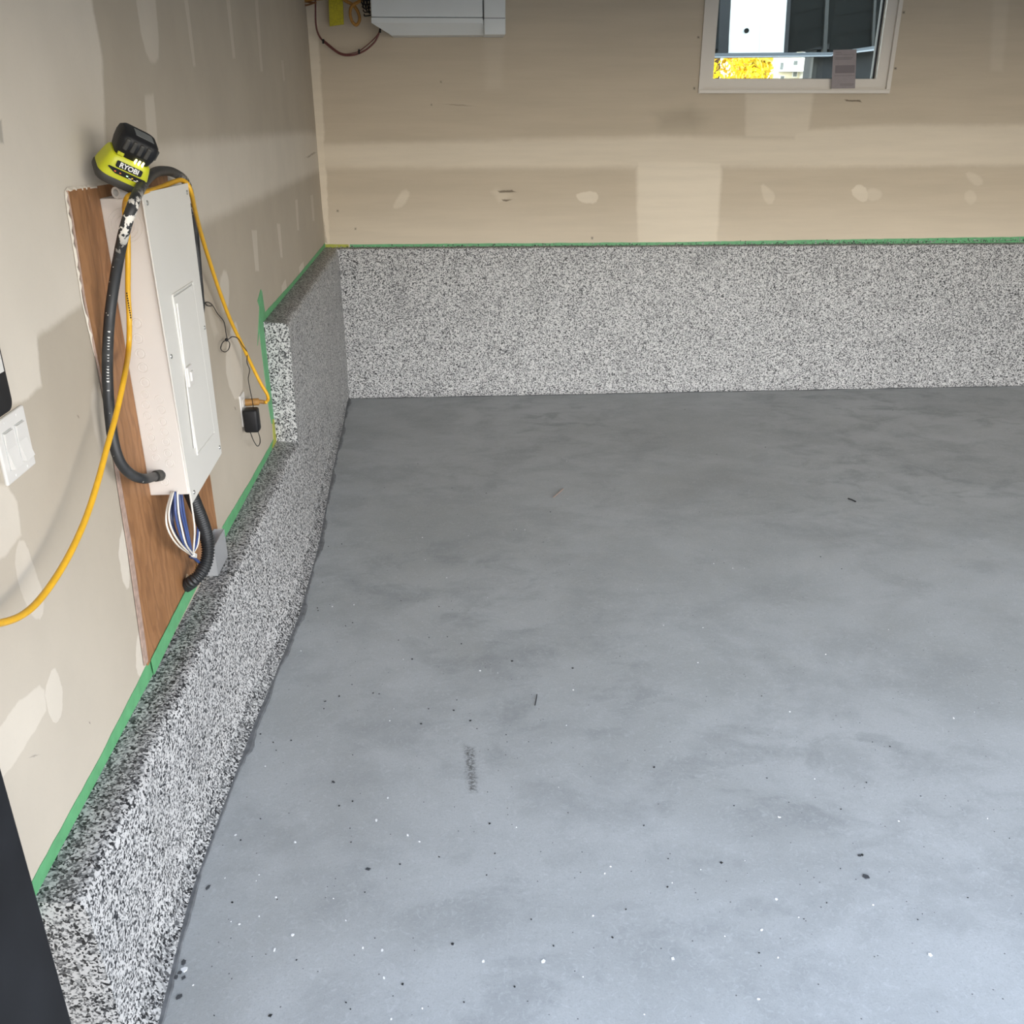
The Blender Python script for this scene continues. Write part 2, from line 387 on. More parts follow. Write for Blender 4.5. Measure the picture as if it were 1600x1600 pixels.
back_marks = [(strip((708,163),(726,165),1.2), .006, BRN, .8), ([(778,298),(800,297),(806,300),(780,301)], .005, BRN, .8), ([(784,312),(800,312),(792,315),(786,314)], .004, BRN, .8),
    ([(1320,156),(1344,157),(1346,160),(1322,158)], .004, BRN, .85), ([(1030,182),(1080,168),(1100,185),(1085,198),(1035,196)], .07, (.17,.145,.10), .35),
    (dot(527,329), .006, BLK, .8), (dot(555,358), .006, BLK, .8), (dot(925,372), .006, BLK, .8), (dot(674,163,1), .005, BLK, .6), (dot(688,128,1), .005, BLK, .6),
    (dot(1091,59), .006, BLK, .9), (dot(1085,138), .006, BLK, .9), (dot(1412,20), .006, BLK, .9), (dot(1399,107), .006, BLK, .9),
    ([(495,310),(503,330),(511,380),(506,378)], .006, (.12,.09,.06), .45)]
M['wall_left'] = drywall('drywall_left', 'L', left_patches, left_marks)
M['wall_back'] = drywall('drywall_back', 'B', back_patches, back_marks)
obj('wall_left', box(WX-.15, WX, FY0, BY+.15, 0, CZ), M['wall_left'], kind='structure')
WXL, WXR, WZ0, WZ1 = 1.497, 2.663, 1.832, 2.76
def framed(x0, x1, z0, z1, hx0, hx1, hz0, hz1, y0, y1):   # a wall with a hole through it
    o = [(x0,z0),(x1,z0),(x1,z1),(x0,z1)]; h = [(hx0,hz0),(hx1,hz0),(hx1,hz1),(hx0,hz1)]; V = []; F = []
    for y in (y0, y1): V += [(x, y, z) for x, z in o] + [(x, y, z) for x, z in h]
    for s in (0, 8):
        for k in range(4): F.append((s+k, s+(k+1) % 4, s+4+(k+1) % 4, s+4+k))
    for k in range(4): F += [(k, (k+1) % 4, 8+(k+1) % 4, 8+k), (4+k, 4+(k+1) % 4, 12+(k+1) % 4, 12+k)]
    return V, F
obj('wall_back', framed(WX, RX, 0, CZ, WXL, WXR, WZ0, WZ1, BY, BY+.15), M['wall_back'], kind='structure')
M['wall_plain'] = mat('drywall_plain', (.66, .63, .57), .9, noise=.08, nscale=3)
obj('wall_right', box(RX, RX+.15, FY0, BY+.15, 0, CZ), M['wall_plain'], kind='structure')
obj('ceiling', box(WX-.15, RX+.15, FY0, BY+.15, CZ, CZ+.12), M['ceiling'], kind='structure')
DX0, DX1, DZ = -.484, 4.75, 1.98         # garage door opening
obj('wall_front', join(box(WX, DX0-.06, FY0, FY1, -.12, CZ), box(DX1+.06, RX, FY0, FY1, -.12, CZ), box(DX0-.06, DX1+.06, FY0, FY1, DZ+.06, CZ)), M['wall_plain'], kind='structure')
obj('trim_1', box(DX0-.06, DX0, FY0-.02, FY1+.002, -.12, DZ, .006), M['black_trim'], kind='structure', label='black jamb post at the left edge of the garage door opening')
obj('trim_2', box(DX1, DX1+.06, FY0-.02, FY1+.002, -.12, DZ, .006), M['black_trim'], kind='structure')
obj('trim_3', box(DX0-.06, DX1+.06, FY0-.02, FY1+.002, DZ, DZ+.06, .006), M['black_trim'], kind='structure')

# ------------------------------------------------------------------ stepped concrete curb along the left and back walls
foot_px = [(546,617),(538,660),(520,740),(500,850),(470,960),(430,1060),(400,1130),(355,1250),(300,1400),(270,1520),(248,1610)]
foot = sorted(((p.y, p.x) for p in (Fl(*q) for q in foot_px)))
def foot_x(y): return float(np.interp(y, [a for a, b in foot], [b for a, b in foot]))
YS1, YS0, YBF = 3.836, 1.285, 5.885      # upper step, front end, back curb face
Ztop_u = lambda y: .925 + (y-3.84)*.0155
Ztop_l = lambda y: .405
def section(y, zt, xe):                  # wall side -> rounded edge -> battered face -> cove -> foot
    fx = foot_x(y); pts = [(WX, zt), (xe-.045, zt-.004)]
    for k in range(1, 5):
        a = math.radians(90*k/4); pts.append((xe-.03+.03*math.sin(a), zt-.034+.03*math.cos(a)))
    xb = max(xe+.004, fx-.042); xl = min(xe_l(y), xb)
    if zt > .6: pts += [(xl, .371)]
    else: pts[-1] = (pts[-1][0], .371)
    pts += [(xl+(xb-xl)*.45, .2), (xb-.004, .075), (xb+.006, .038), (fx-.018, .012), (fx, .001)]
    return pts
def jit(a): return random.uniform(-a, a)
V, F, FM = [], [], []
def run(ys, ztf, xef, end0, end1):
    rows = []
    for y in ys:
        w = .003*math.sin(y*17)+.002*math.sin(y*43+1)
        pts = section(y, ztf(y), xef(y)+w); n0 = len(V)
        V.extend((x, y, z) for x, z in pts); rows.append(range(n0, n0+len(pts)))
    m = len(rows[0])
    for a, b in zip(rows, rows[1:]):
        for k in range(m-1):
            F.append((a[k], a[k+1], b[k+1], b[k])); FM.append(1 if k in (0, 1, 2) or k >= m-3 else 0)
    return rows
lin = lambda a, b, n: [a+(b-a)*i/n for i in range(n+1)]
xe_u = lambda y: float(np.interp(y, [3.83, 5.93], [B(450,505.6,3.84).x, -.705]))
xe_l = lambda y: float(np.interp(y, [1.285, 2.0, 3.83], [-.697, -.695, B(465,689,3.83).x]))
ru = run(lin(YS1, BY, 44), Ztop_u, xe_u, 1, 0)
rl = run(lin(YS0, YS1, 70), Ztop_l, xe_l, 1, 0)
# riser of the step, with bottom corners at the wall
a = list(ru[0]); b = list(rl[-1]); nb = len(V); V.append((WX, YS1, .371))
F.append(tuple(a[:7]) + (nb,)); FM.append(0)
a = list(rl[0]); nb = len(V); V.append((WX, YS0, 0)); F.append(tuple(a) + (nb,)); FM.append(0)
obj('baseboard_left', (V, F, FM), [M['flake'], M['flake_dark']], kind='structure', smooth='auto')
# back curb
V, F, FM = [], [], []; zt0, zt1 = .955, B(1600, 379).z
xs = lin(xe_u(BY)-.03, RX, 120)
for x in xs:
    zt = zt0+(zt1-zt0)*(x+.7)/4.64
    w = .003*math.sin(x*13)+.002*math.sin(x*37)
    V += [(x, BY, zt), (x, YBF+.012, zt-.002), (x, YBF+.003, zt-.006), (x, YBF, zt-.016), (x, YBF-.004+w, .05), (x, YBF-.012+w, .012), (x, YBF-.022+w, 0)]
for i in range(len(xs)-1):
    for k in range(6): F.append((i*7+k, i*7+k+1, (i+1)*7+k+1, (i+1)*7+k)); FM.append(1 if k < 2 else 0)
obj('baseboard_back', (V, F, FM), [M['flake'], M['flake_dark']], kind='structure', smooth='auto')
# wavy dark epoxy edge on the floor
V, F = [], []
ys = lin(YS0-.35, YBF-.02, 200)
for y in ys:
    f = foot_x(y); w = (.011+.006*math.sin(y*9)+.004*math.sin(y*23+1)+jit(.003))*(.55 if y < 2.2 else 1)
    V += [(f-.02, y, .0035), (f+max(.004, w)*.6, y, .003), (f+max(.004, w), y, .0004)]
for i in range(len(ys)-1):
    for k in range(2): F.append((i*3+k, i*3+k+1, (i+1)*3+k+1, (i+1)*3+k))
n0 = len(V); xs = lin(foot_x(YBF), RX, 160)
for x in xs:
    w = .022+.012+.004*math.sin(x*11)+jit(.004); V += [(x, YBF, .003), (x, YBF-w, .0004)]
for i in range(len(xs)-1): F.append((n0+i*2, n0+i*2+1, n0+i*2+3, n0+i*2+2))
obj('trim_4', (V, F), M['epoxy_edge'], kind='structure')

# ------------------------------------------------------------------ green masking tape
def tape(name, pts, mat_, label, group='masking tape along the curb', t=.0012, vis=(1, 0, 0)):
    return obj(name, prism(pts, Vector(vis)*t), mat_, label=label, cat='tape', group=group)
def tape_strip(name, line, w, mat_, label, up=True, plane='L', off=0.0):   # ragged band along a px polyline (its lower edge)
    low = [L(*p, off) if plane == 'L' else B(*p) for p in line]; lo2 = resample(low, .03)+[low[-1]]
    V, F = [], []; nx = Vector((1, 0, 0)) if plane == 'L' else Vector((0, -1, 0))
    for i, p in enumerate(lo2):
        t = (lo2[min(i+1, len(lo2)-1)] - lo2[max(i-1, 0)]).normalized(); n = nx.cross(t)
        if (n.z < 0) == up: n = -n
        ww = w(p) if callable(w) else w
        q0 = p - n*(.024 if plane == 'L' else .012); q1 = p + n*(ww+jit(.0012)); k = .0015
        V += [q0, q0+nx*k, q1+nx*k, q1]
    for i in range(len(lo2)-1):
        for a in range(4): F.append((i*4+a, i*4+(a+1) % 4, (i+1)*4+(a+1) % 4, (i+1)*4+a))
    F += [(0, 1, 2, 3), tuple(4*(len(lo2)-1)+k for k in range(4))]
    return obj(name, (V, F), mat_, label=label, cat='tape', group='masking tape along the curb')
tape_strip('masking_tape', [(547,388),(1040,384.5),(1330,380),(1640,375),(1935,370)], .024, M['tape'], 'long green masking tape strip along the top of the back curb', plane='B')
tape_strip('masking_tape', [(507,388.5),(545,388.5)], .026, M['tape_yellow'], 'short yellow-green tape piece in the back left corner', plane='B')
tape_strip('masking_tape', [(509,386),(460,447),(411,503)], .028, M['tape'], 'green masking tape on the left wall above the tall rear curb section')
o = obj('masking_tape', prism([L(*p) for p in ((411,500),(405,515),(402,540),(404,500),(405,480),(402,470),(407,452),(409,456),(412,478),(414,490))], (.002, 0, 0)), M['tape'], label='torn green tape tuft sticking up where the left curb steps down', cat='tape', group='masking tape along the curb')
o = obj('masking_tape', prism([L(*p) for p in ((411,500),(404,510),(408,545),(420,640),(424,662),(431,662),(424,600),(416,540))], (.0015, 0, 0)), M['tape'], label='vertical green tape strip beside the curb step', cat='tape', group='masking tape along the curb')
o = obj('masking_tape', prism([L(*p) for p in ((425,655),(431,655),(435,680),(433,698),(424,700),(427,686))], (.0022, 0, 0)), M['tape_yellow'], label='yellow-green tape piece at the bottom of the curb step', cat='tape', group='masking tape along the curb')
tape_strip('masking_tape', [(428,694),(388,766),(348,833)], .022, M['tape'], 'green masking tape between the curb step and the plywood board')
tape_strip('masking_tape', [(306,905),(272,972),(238,1042)], .022, M['tape'], 'green masking tape crossing the foot of the plywood board', off=.0065)
tape_strip('masking_tape', [(245,1042),(160,1216),(42,1440)], .050, M['tape'], 'wide green masking tape on the front left wall nearest the door')

# ------------------------------------------------------------------ plywood board behind the panel
m = bpy.data.materials.new('plywood'); m.use_nodes = True; g = NT(m)
st = g.vmath('MULTIPLY', g.geo, (1, 4, 1.3))
wv = g.noise(st, 5, 6, .6, dist=1.4); kn = g.noise(g.vmath('MULTIPLY', g.geo, (1, 3.2, 1.7)), 3.3, 2)
lines = g.math('SINE', g.math('ADD', g.math('MULTIPLY', g.sep(g.geo)['Y'], 150), g.math('MULTIPLY', g.noise(g.vmath('MULTIPLY', g.geo, (1, 2.5, 1)), 3.2, 3), 38)))
col = g.mix(g.rng(wv, .3, .7), (.25, .115, .043), (.335, .165, .07))
col = g.mix(g.rng(lines, .0, 1, 0, .6), col, (.20, .09, .035))
col = g.mix(g.rng(kn, .72, .80, 0, .85), col, (.06, .025, .01))
scr = g.noise(g.vmath('MULTIPLY', g.geo, (1, 40, 4)), 4, 2)
col = g.mix(g.rng(scr, .73, .78, 0, .7), col, (.62, .42, .27))
g.link(col, g.p.inputs['Base Color']); g.p.inputs['Roughness'].default_value = .62; M['plywood'] = m
M['ply_edge'] = mat('plywood_edge', (.33, .235, .19), .8, noise=.2, nscale=70)
M['splinter'] = mat('splintered_wood', (.62, .45, .28), .8, noise=.2, nscale=90)
PO = .005
pw = [L(*p, PO) for p in ((105,298),(113,340),(133,470),(170,650),(205,850),(232,1042))]
yr = L(341, 833, PO).y; zt = pw[0].z; zb = pw[-1].z+.004
face = pw[:-1] + [Vector((WX+PO, pw[-1].y, zb)), Vector((WX+PO, yr, zb)), Vector((WX+PO, yr, L(262,272,PO).z)), L(262,272,PO), L(190,285,PO)]
t = thing('plywood_board', 'bare brown plywood backing board behind the white breaker panel', 'board', (WX, 2.35, zb))
obj('sheet', prism(face, (-PO+.002, 0, 0)), M['plywood'], t)
ed = []; er = []
V, F = [], []
for p in resample(pw, .03):
    if p.z < 1.18: w = min(.020, (1.2-p.z)*.05)
    else: w = .0012+jit(.0008)
    V += [Vector((WX+.002, p.y-w, p.z)), Vector((WX+PO*.9, p.y-w, p.z)), Vector((WX+PO+.0012, p.y+.001, p.z)), Vector((WX+.002, p.y+.001, p.z))]
n = len(V)//4
for i in range(n-1):
    for k in range(4): F.append((i*4+k, i*4+(k+1) % 4, (i+1)*4+(k+1) % 4, (i+1)*4+k))
obj('board_edge', (V, F), M['ply_edge'], t, label='raw greyish cut edge of the board')
M['mud'] = mat('dried_joint_compound', MUD, .9, noise=.06, nscale=20)
V, F = [], []; ysw = pw[0].y+.006
for i, p in enumerate(resample([L(*q, PO) for q in ((190,286),(150,292),(104,298),(110,340),(131,470),(152,560))], .012)):
    w = .0015+abs(jit(.004)); d = Vector((0, -w*.8, 0)) if p.y < ysw else Vector((0, 0, w))
    d2 = Vector((0, w*.4, 0)) if p.y < ysw else Vector((0, 0, -w*.6))
    if random.random() < .45: p = p - Vector((.0035, 0, 0))
    bk = (Vector((0, -.003, 0)) if p.y < ysw else Vector((0, -.002, .006))) + Vector((-PO+.0015, 0, 0))
    V += [p+bk, p+d*.3+Vector((.0012+jit(.0005), 0, 0)), p+d2+Vector((.001, 0, 0)), p+d2*.5-Vector((PO*.8, 0, 0))]
n = len(V)//4
for i in range(n-1):
    for k in range(4): F.append((i*4+k, i*4+(k+1) % 4, (i+1)*4+(k+1) % 4, (i+1)*4+k))
V = [Vector((max(v.x, WX+.0012), v.y, v.z)) for v in V]
obj('compound_bead', (V, F), M['mud'], t, label='ragged off-white bead of dried joint compound')
hc = L(293, 914, PO)
rim = []
for k in range(18):
    a = 2*math.pi*k/18; rr = .027+jit(.004); rim.append(hc+Vector((.0015, rr*math.cos(a)*.9, rr*math.sin(a)*1.1)))
obj('splintered_rim', prism(rim, (-.002, 0, 0)), M['splinter'], t, label='pale splintered rim of the hole cut for the corrugated hose')

# ------------------------------------------------------------------ breaker panel
SY = 2.208                                # box side that faces the door
bz0, bz1 = B(240, 774.5, SY).z, B(163, 310, SY).z
bx0, bx1 = WX+PO+.002, B(296, 774.5, SY).x
t = thing('breaker_panel', 'white steel electrical breaker panel with a hinged door on the left wall', 'breaker panel', (WX, 2.39, bz0))
obj('panel_box', box(bx0-.004, bx1, SY, 2.566, bz0, bz1, .004), M['box_white'], t)
co = .1045; CXP = WX+co
TL, TR, BRc, BL = L(222,302,co), L(293.5,286,co), L(346.5,708,co), L(300.5,787,co)
for p in (TL, TR, BRc, BL): p.x = CXP
cg = prism([TL, TR, BRc, BL], (-.003, 0, 0))
obj('panel_cover', cg, M['paint_white'], t)
def cp(px, py, off=0.0): return L(px, py, co+off)
dq = [cp(268.5,461.5), cp(299.5,441), cp(333.5,677), cp(307.5,710)]
cen = sum(dq, Vector())/4
dr = obj('panel_door', prism([p+(cen-p).normalized()*.006+Vector((.0035, 0, 0)) for p in dq], (-.0035, 0, 0)), M['paint_white'], t)
for a, b in zip(dq, dq[1:]+dq[:1]):       # rolled rim around the door opening
    obj('door_rim', tube([a+Vector((.001,0,0)), b+Vector((.001,0,0))], .0026, 8), M['paint_white'], dr)
obj('door_groove', prism([p+Vector((.0012, 0, 0)) for p in dq], (-.0011, 0, 0)), M['groove'], t)
a, b = cp(276.5,474,.0045), cp(304,700,.0045)
obj('door_lip', tube([a, b], .0022, 8), M['plastic_white'], dr, label='bright rolled lip along the near edge of the door')
lt = cp(294.5, 587, .003)
la = obj('latch', box(lt.x-.002, lt.x+.007, lt.y-.022, lt.y+.022, lt.z-.026, lt.z+.026, .003), M['plastic_white'], dr)
obj('latch_slide', box(lt.x+.004, lt.x+.011, lt.y-.008, lt.y+.014, lt.z-.014, lt.z+.012, .003), M['plastic_white'], dr)
for px, py in ((230,317),(292,300.5),(267.5,557),(319.5,512),(343,699),(303,769)):
    c = cp(px, py)
    obj('screw', join(disc(c, (1,0,0), .006, .0022, 14, .0045), box(c.x+.0018, c.x+.0028, c.y-.0008, c.y+.0008, c.z-.004, c.z+.004)), M['steel'], t)
ko = [(240,290,8),(250,395,8),(265,500,8),(283,597,8),(298,700,8),(297,785,6.5),(303,855,6.5),(315,930,6.5),(327,1008,6.5),(340,1082,6.5),(354,1155,6.5),(372,1222,6.5),
      (397,818,7),(411,890,7),(421,972,7),(432,1044,7),(443,1112,7),(456,1190,7),(468,1262,7),(437,1390,7)]
for x, y, r in ko:
    c = B(160+x/4.444, 440+y/4.444, SY); rr = r/640
    obj('knockout', join(ring(c, (0,-1,0), rr, .0016, .0009), disc(c, (0,-1,0), rr*.62, .0006, 18, rr*.56)), M['box_white'], t)
c = B(196, 352, SY)
obj('knockout', join(*[ring(c, (0,-1,0), r, .0016, .001) for r in (.038, .030, .021)]), M['box_white'], t, label='large concentric knockout near the top of the panel side')

# ------------------------------------------------------------------ white conduit offcut on the panel
m1 = B(181, 301.5, 2.185); d = Vector((.42, .9, -.0)).normalized(); rp = .0125
m1.z = bz1+rp+.001
pa = [m1+d*s for s in (0, .085)]
outer = tube(pa, rp, 20, False); inner = tube(pa, rp*.62, 20, False)
n = 20; V = list(outer[0])+list(inner[0]); F = list(outer[1])+[tuple(i+2*n for i in f) for f in inner[1]]
for e0 in (0, n): F += [(e0+k, e0+(k+1) % n, 2*n+e0+(k+1) % n, 2*n+e0+k) for k in range(n)]
obj('conduit_offcut', (V, F), M['plastic_white'], smooth='auto', label='short white plastic pipe offcut lying on top of the breaker panel', cat='pipe')

# ------------------------------------------------------------------ black power cable
cpts = [Vector((WX+.045, 2.568, L(312,540,.012).z-.02)), Vector((WX+.03, 2.60, L(312,540,.012).z+.02)), L(312.5,490,.016), L(312.5,460,.016), L(310,430,.018), L(305,370,.024), L(300,325,.032), L(295,297,.042), L(287,280,.055), L(272,270,.07), L(257,267,.08), L(241,270,.09), L(227,282,.108), L(215,302,.125),
        L(206,325,.122), L(196,355,.105), L(188,390,.08), L(179,440,.054), L(172,490,.036), L(168.5,540,.03), L(168,590,.03), L(171,640,.03), L(177,688,.033), L(188,722,.04), L(205,741,.052), L(224,748,.062)]
cpts += [B(240,745,2.178), B(250,742.5,2.2), B(252,742,SY+.004)]
cpath = smooth_path(cpts, 8)
m = bpy.data.materials.new('black_cable_jacket'); m.use_nodes = True; g = NT(m)
z = g.sep(g.geo)['Z']
zone = g.math('MULTIPLY', g.rng(z, L(187,400,.07).z-.01, L(196,350,.08).z), g.rng(z, L(215,300,.1).z+.02, L(208,320,.1).z))
spl = g.noise(g.geo, 42, 3, .55); sp2 = g.noise(g.geo, 120, 2, .5)
col = g.mix(g.rng(g.noise(g.geo, 25, 4), .5, .75, 0, .5), (.02, .021, .022), (.06, .06, .058))
col = g.mix(g.math('MULTIPLY', g.rng(spl, .52, .545), zone), col, (.72, .69, .62))
col = g.mix(g.rng(sp2, .735, .75), col, (.6, .57, .5))
g.link(col, g.p.inputs['Base Color']); g.p.inputs['Roughness'].default_value = .5; M['cable'] = m
t = thing('power_cable', 'thick black paint-spattered power cable looping over the breaker panel into its side', 'cable', tuple(B(252,742,SY)))
obj('cable_jacket', tube(cpath, .0118, 12), M['cable'], t, True)
pe = L(168.5,540,.03)
V, F = [], []
rs = [p for p in resample(cpath, .0065) if p.y < 2.2 and L(168,610,.03).z < p.z < L(170,515,.034).z]
marks = []
for i, p in enumerate(rs):
    if random.random() < .8:
        h = random.choice((.0016, .0022, .003)); marks.append(box(p.x+.002, p.x+.007, p.y-.0125, p.y-.0105, p.z-h/2, p.z+h/2))
obj('printed_marking', join(*marks), M['print_white'], t, label='worn white print running along the jacket', kind='stuff')
obj('cable_gland', tube([B(243,744.2,2.188), B(251,742.3,SY-.001)], .0142, 16), M['rubber_grey'], t)

# ------------------------------------------------------------------ yellow extension cord
ypts = [L(415,629,.082), L(419,624,.086), L(417,615,.085), L(408,600,.07), L(394,572,.05), L(378,538,.038), L(360,500,.034), L(343,455,.036), L(328,410,.045), L(315,368,.06), L(305,330,.085), L(299,302,.105),
        L(293,288,.102), L(284,281.5,.09), L(272,284,.085), L(255,291,.088), L(238,297,.096), L(222,301,.1), L(209,303,.096), L(199,309,.09), B(195,325,2.19), B(197,348,2.185), B(199.5,372,2.175), B(200,410,2.165), B(200,460,2.17), B(202,500,2.165), B(201,545,2.15)]
ypts += [L(194,590,.062), L(182,645,.062), L(167,700,.064), L(150,762,.066), L(130,820,.068), L(101,880,.068), L(66,932,.066), L(36,960,.066), L(0,973.5,.066), L(-50,978,.066), L(-110,975,.05)]
t = thing('extension_cord', 'yellow extension cord draped over the breaker panel and hanging down the left wall', 'cord', tuple(L(400,628,.03)))
obj('cord_jacket', tube(smooth_path(ypts, 8), .0062, 10), M['yellow'], t, True)
a, b = L(383.5,629,.008), L(407,627.5,.062)
obj('plug', tube(smooth_path([a, a+(b-a)*.25, a+(b-a)*.7, b, L(413,628.5,.076)], 5), lambda i, n: .0135 if i < n*.62 else .0075, 14), M['tan_plug'], t, 'auto', label='translucent amber moulded plug pushed into the wall outlet')
ya = B(200.5, 478, 2.1635)
obj('printed_marking', join(*[box(ya.x+.001, ya.x+.003, ya.y-.003, ya.y-.0005, ya.z-.028+k*.0055, ya.z-.0245+k*.0055) for k in range(11)]), M['plastic_black'], t, label='small black print on the cord jacket', kind='stuff')

# ------------------------------------------------------------------ outlet plate, wall adapter with thin lead
pc = L(381, 640, 0); pz0, pz1 = L(382.5,664,.003).z, L(375.5,617.5,.003).z; py0 = L(377,640,.004).y
t = thing('wall_outlet', 'white duplex wall outlet low on the left wall beside the curb step', 'outlet', (WX, py0+.035, pz0))
obj('cover_plate', box(WX-.001, WX+.006, py0, py0+.07, pz0, pz1, .0025), M['plastic_white'], t)
for zc in (pz0+(pz1-pz0)*.3, pz0+(pz1-pz0)*.72):
    obj('receptacle', box(WX+.004, WX+.0085, py0+.018, py0+.052, zc-.014, zc+.014, .003), M['plastic_white'], t)
a0 = L(383.5, 656, .01); c2 = L(394, 654.5, .037)
t = thing('wall_adapter', 'small black plug-in power adapter with thin lead in the wall outlet', 'adapter', (c2.x, c2.y, c2.z-.05))
obj('adapter_body', box(WX+.009, WX+.062, c2.y-.026, c2.y+.026, c2.z-.047, c2.z+.040, .009, 3), M['plastic_black'], t, 'auto')
lead = [L(396,638,.05), L(394,625,.055), L(391,610,.055), L(388,592,.045), L(390,578,.042), L(386,566,.044), L(386,550,.046), L(379,540,.05), L(372,529,.045), L(363,526,.03), L(356,530,.02), L(353,520,.015), L(350,503,.01), L(340,490,.01), L(332,477,.012), L(324,472,.016), L(318,474,.012)]
obj('lead', tube(smooth_path(lead, 6), .0016, 6), M['plastic_black'], t, True)
cc = [L(355,531,.018), L(348,535,.014), L(345,545,.012), L(351,550,.012), L(357,546,.014), L(359,537,.016), L(355,531,.02)]
obj('lead_loop', tube(smooth_path(cc, 6), .0016, 6), M['plastic_black'], t, True)
obj('lead_knot', sphere(L(354,531,.018), .006), M['plastic_black'], t, True)
obj('lead_loop', tube(smooth_path([L(319,473,.014), L(325,478,.016), L(332,477,.016), L(325,472,.018), L(319,474,.014)], 5), .0016, 6), M['plastic_black'], t, True)
obj('lead_tail', tube(smooth_path([L(391,675,.045), L(396,688,.04), L(402,697,.035), L(406,693,.035), L(406,684,.04), L(403,674,.05)], 6), .0018, 6), M['plastic_black'], t, True)

# ------------------------------------------------------------------ coil of spare wires below the panel
t = thing('wire_bundle', 'looped bundle of blue, black and white wires zip-tied below the breaker panel', 'wires', tuple(L(300,868,.05)))
tie = L(300, 868, .05)
sets = [('white_wire', 'wire_white', 268,260,262,277, .060), ('white_wire', 'wire_white', 271,264,268,283, .068), ('navy_wire', 'wire_navy', 270,267,270,284, .055), ('navy_wire', 'wire_navy', 274,270,272,285, .052),
        ('blue_wire', 'wire_blue', 273,274,279,288, .068), ('blue_wire', 'wire_blue', 280,283,289,295, .064), ('blue_wire', 'wire_blue', 283,287,292,297, .058), ('white_wire', 'wire_white', 277,279,284,291, .074), ('navy_wire', 'wire_navy', 277,277,281,290, .050)]
sets2 = [('white_wire', 'wire_white', 296,301,304,303, .066), ('white_wire', 'wire_white', 300,309,311,309, .058), ('navy_wire', 'wire_navy', 302,308,310,307, .050), ('blue_wire', 'wire_blue', 298,306,309,306, .056), ('navy_wire', 'wire_navy', 300,310,313,308, .046)]
ys_ = (768, 800, 826, 851)
for nm, mt, a, b, c, d, off in sets+sets2:
    p = smooth_path([L(a, ys_[0], off), L(b, ys_[1], off), L(c, ys_[2], off), L(d, ys_[3], off), tie+Vector((off-.06, 0, 0))*.4, tie+Vector((.002, .008, -.012))], 6)
    obj(nm, tube(p, .0026 if mt == 'wire_white' else .0036, 7), M[mt], t, True, label={'wire_white': 'cream white wire', 'wire_blue': 'blue wire', 'wire_navy': 'dark navy wire'}[mt])
obj('zip_tie', xf(box(-.005, .005, -.013, .013, -.006, .006, .002), Matrix.Translation(tie+Vector((.006, -.001, .001))) @ Matrix.Rotation(math.radians(-35), 4, 'X')), M['plastic_white'], t)
obj('wire_tail', tube(smooth_path([tie, L(309,877,.05), L(318,884,.045), L(322,878,.04)], 6), .0045, 7), M['wire_blue'], t, True)
obj('bare_copper_end', tube(smooth_path([L(303,872,.045), L(307,882,.04), L(306,888,.03)], 5), .0022, 6), M['copper'], t, True)

# ------------------------------------------------------------------ corrugated hose and clear grey box
hp = smooth_path([L(297,768,.062), L(306,790,.066), L(316,815,.07), L(323,840,.072), L(325,862,.072), L(321,882,.066), L(311,899,.052), L(300,909,.032), L(293,914,.012), L(290,916,.002)], 12)
hp = resample(hp, .0016)
obj('corrugated_hose', tube(hp, lambda i, n: .0172+.0020*math.sin(i*2*math.pi/5), 18), M['conduit'], smooth=True, label='black corrugated hose bending from the breaker panel into the plywood', cat='hose')
m = bpy.data.materials.new('clear_grey_plastic'); m.use_nodes = True; nt = m.node_tree; pr = nt.nodes['Principled BSDF']
pr.inputs['Base Color'].default_value = (.42, .43, .44, 1); pr.inputs['Roughness'].default_value = .25; pr.inputs['Alpha'].default_value = .6
M['clear'] = m
gb = L(345, 893, .05); x1 = WX+.040; yb0, yb1 = L(338,888,.038).y, L(352,846,.038).y
t = thing('plastic_box', 'clear grey plastic box standing on the curb behind the corrugated hose', 'box', (WX+.035, (yb0+yb1)/2, .402))
obj('box_wall', join(box(WX+.006, WX+.008, yb0, yb1, .402, .50), box(x1-.002, x1, yb0, yb1, .402, .50), box(WX+.008, x1-.002, yb0, yb0+.002, .402, .50), box(WX+.008, x1-.002, yb1-.002, yb1, .402, .50)), M['clear'], t)
obj('box_base', box(WX+.006, x1, yb0, yb1, .400, .403), M['clear'], t)

# ------------------------------------------------------------------ battery charger leaning in the corner above the panel
nrm = Vector((.36, -.84, -.43)).normalized()
r0 = Vector((0, 0, 1)).cross(nrm).normalized(); u0 = nrm.cross(r0)
ang = math.radians(-30)
ra = r0*math.cos(ang)+u0*math.sin(ang); ua = -r0*math.sin(ang)+u0*math.cos(ang)
bc = L(182, 281, .062)
MC = Matrix(((ra.x, nrm.x, ua.x, bc.x), (ra.y, nrm.y, ua.y, bc.y), (ra.z, nrm.z, ua.z, bc.z), (0, 0, 0, 1))) @ Matrix.Scale(.93, 4)   # local x right, y front, z up
def cring(w, d, r, z, dy=0.0, tilt=0.0): return [MC @ Vector((x, y+dy, z+tilt*y)) for x, y in rrect(w, d, r, 5)]
t = thing('battery_charger', 'lime green battery charger holding a black battery pack on top of the breaker panel', 'charger', tuple(bc))
obj('charger_base', loft([cring(.108, .080, .022, 0), cring(.116, .088, .026, .006), cring(.117, .089, .026, .016), cring(.113, .086, .025, .020)]), M['rubber_grey'], t, 'auto')
def body_f(z): return .086-.26*(z-.02)                  # depth of the sloping body at height z
bd = obj('charger_body', loft([cring(.113, .086, .025, .019), cring(.112, .084, .024, .027), cring(.100, .074, .02, .055), cring(.094, .066, .018, .066), cring(.086, .058, .016, .070)]), M['lime'], t, 'auto')
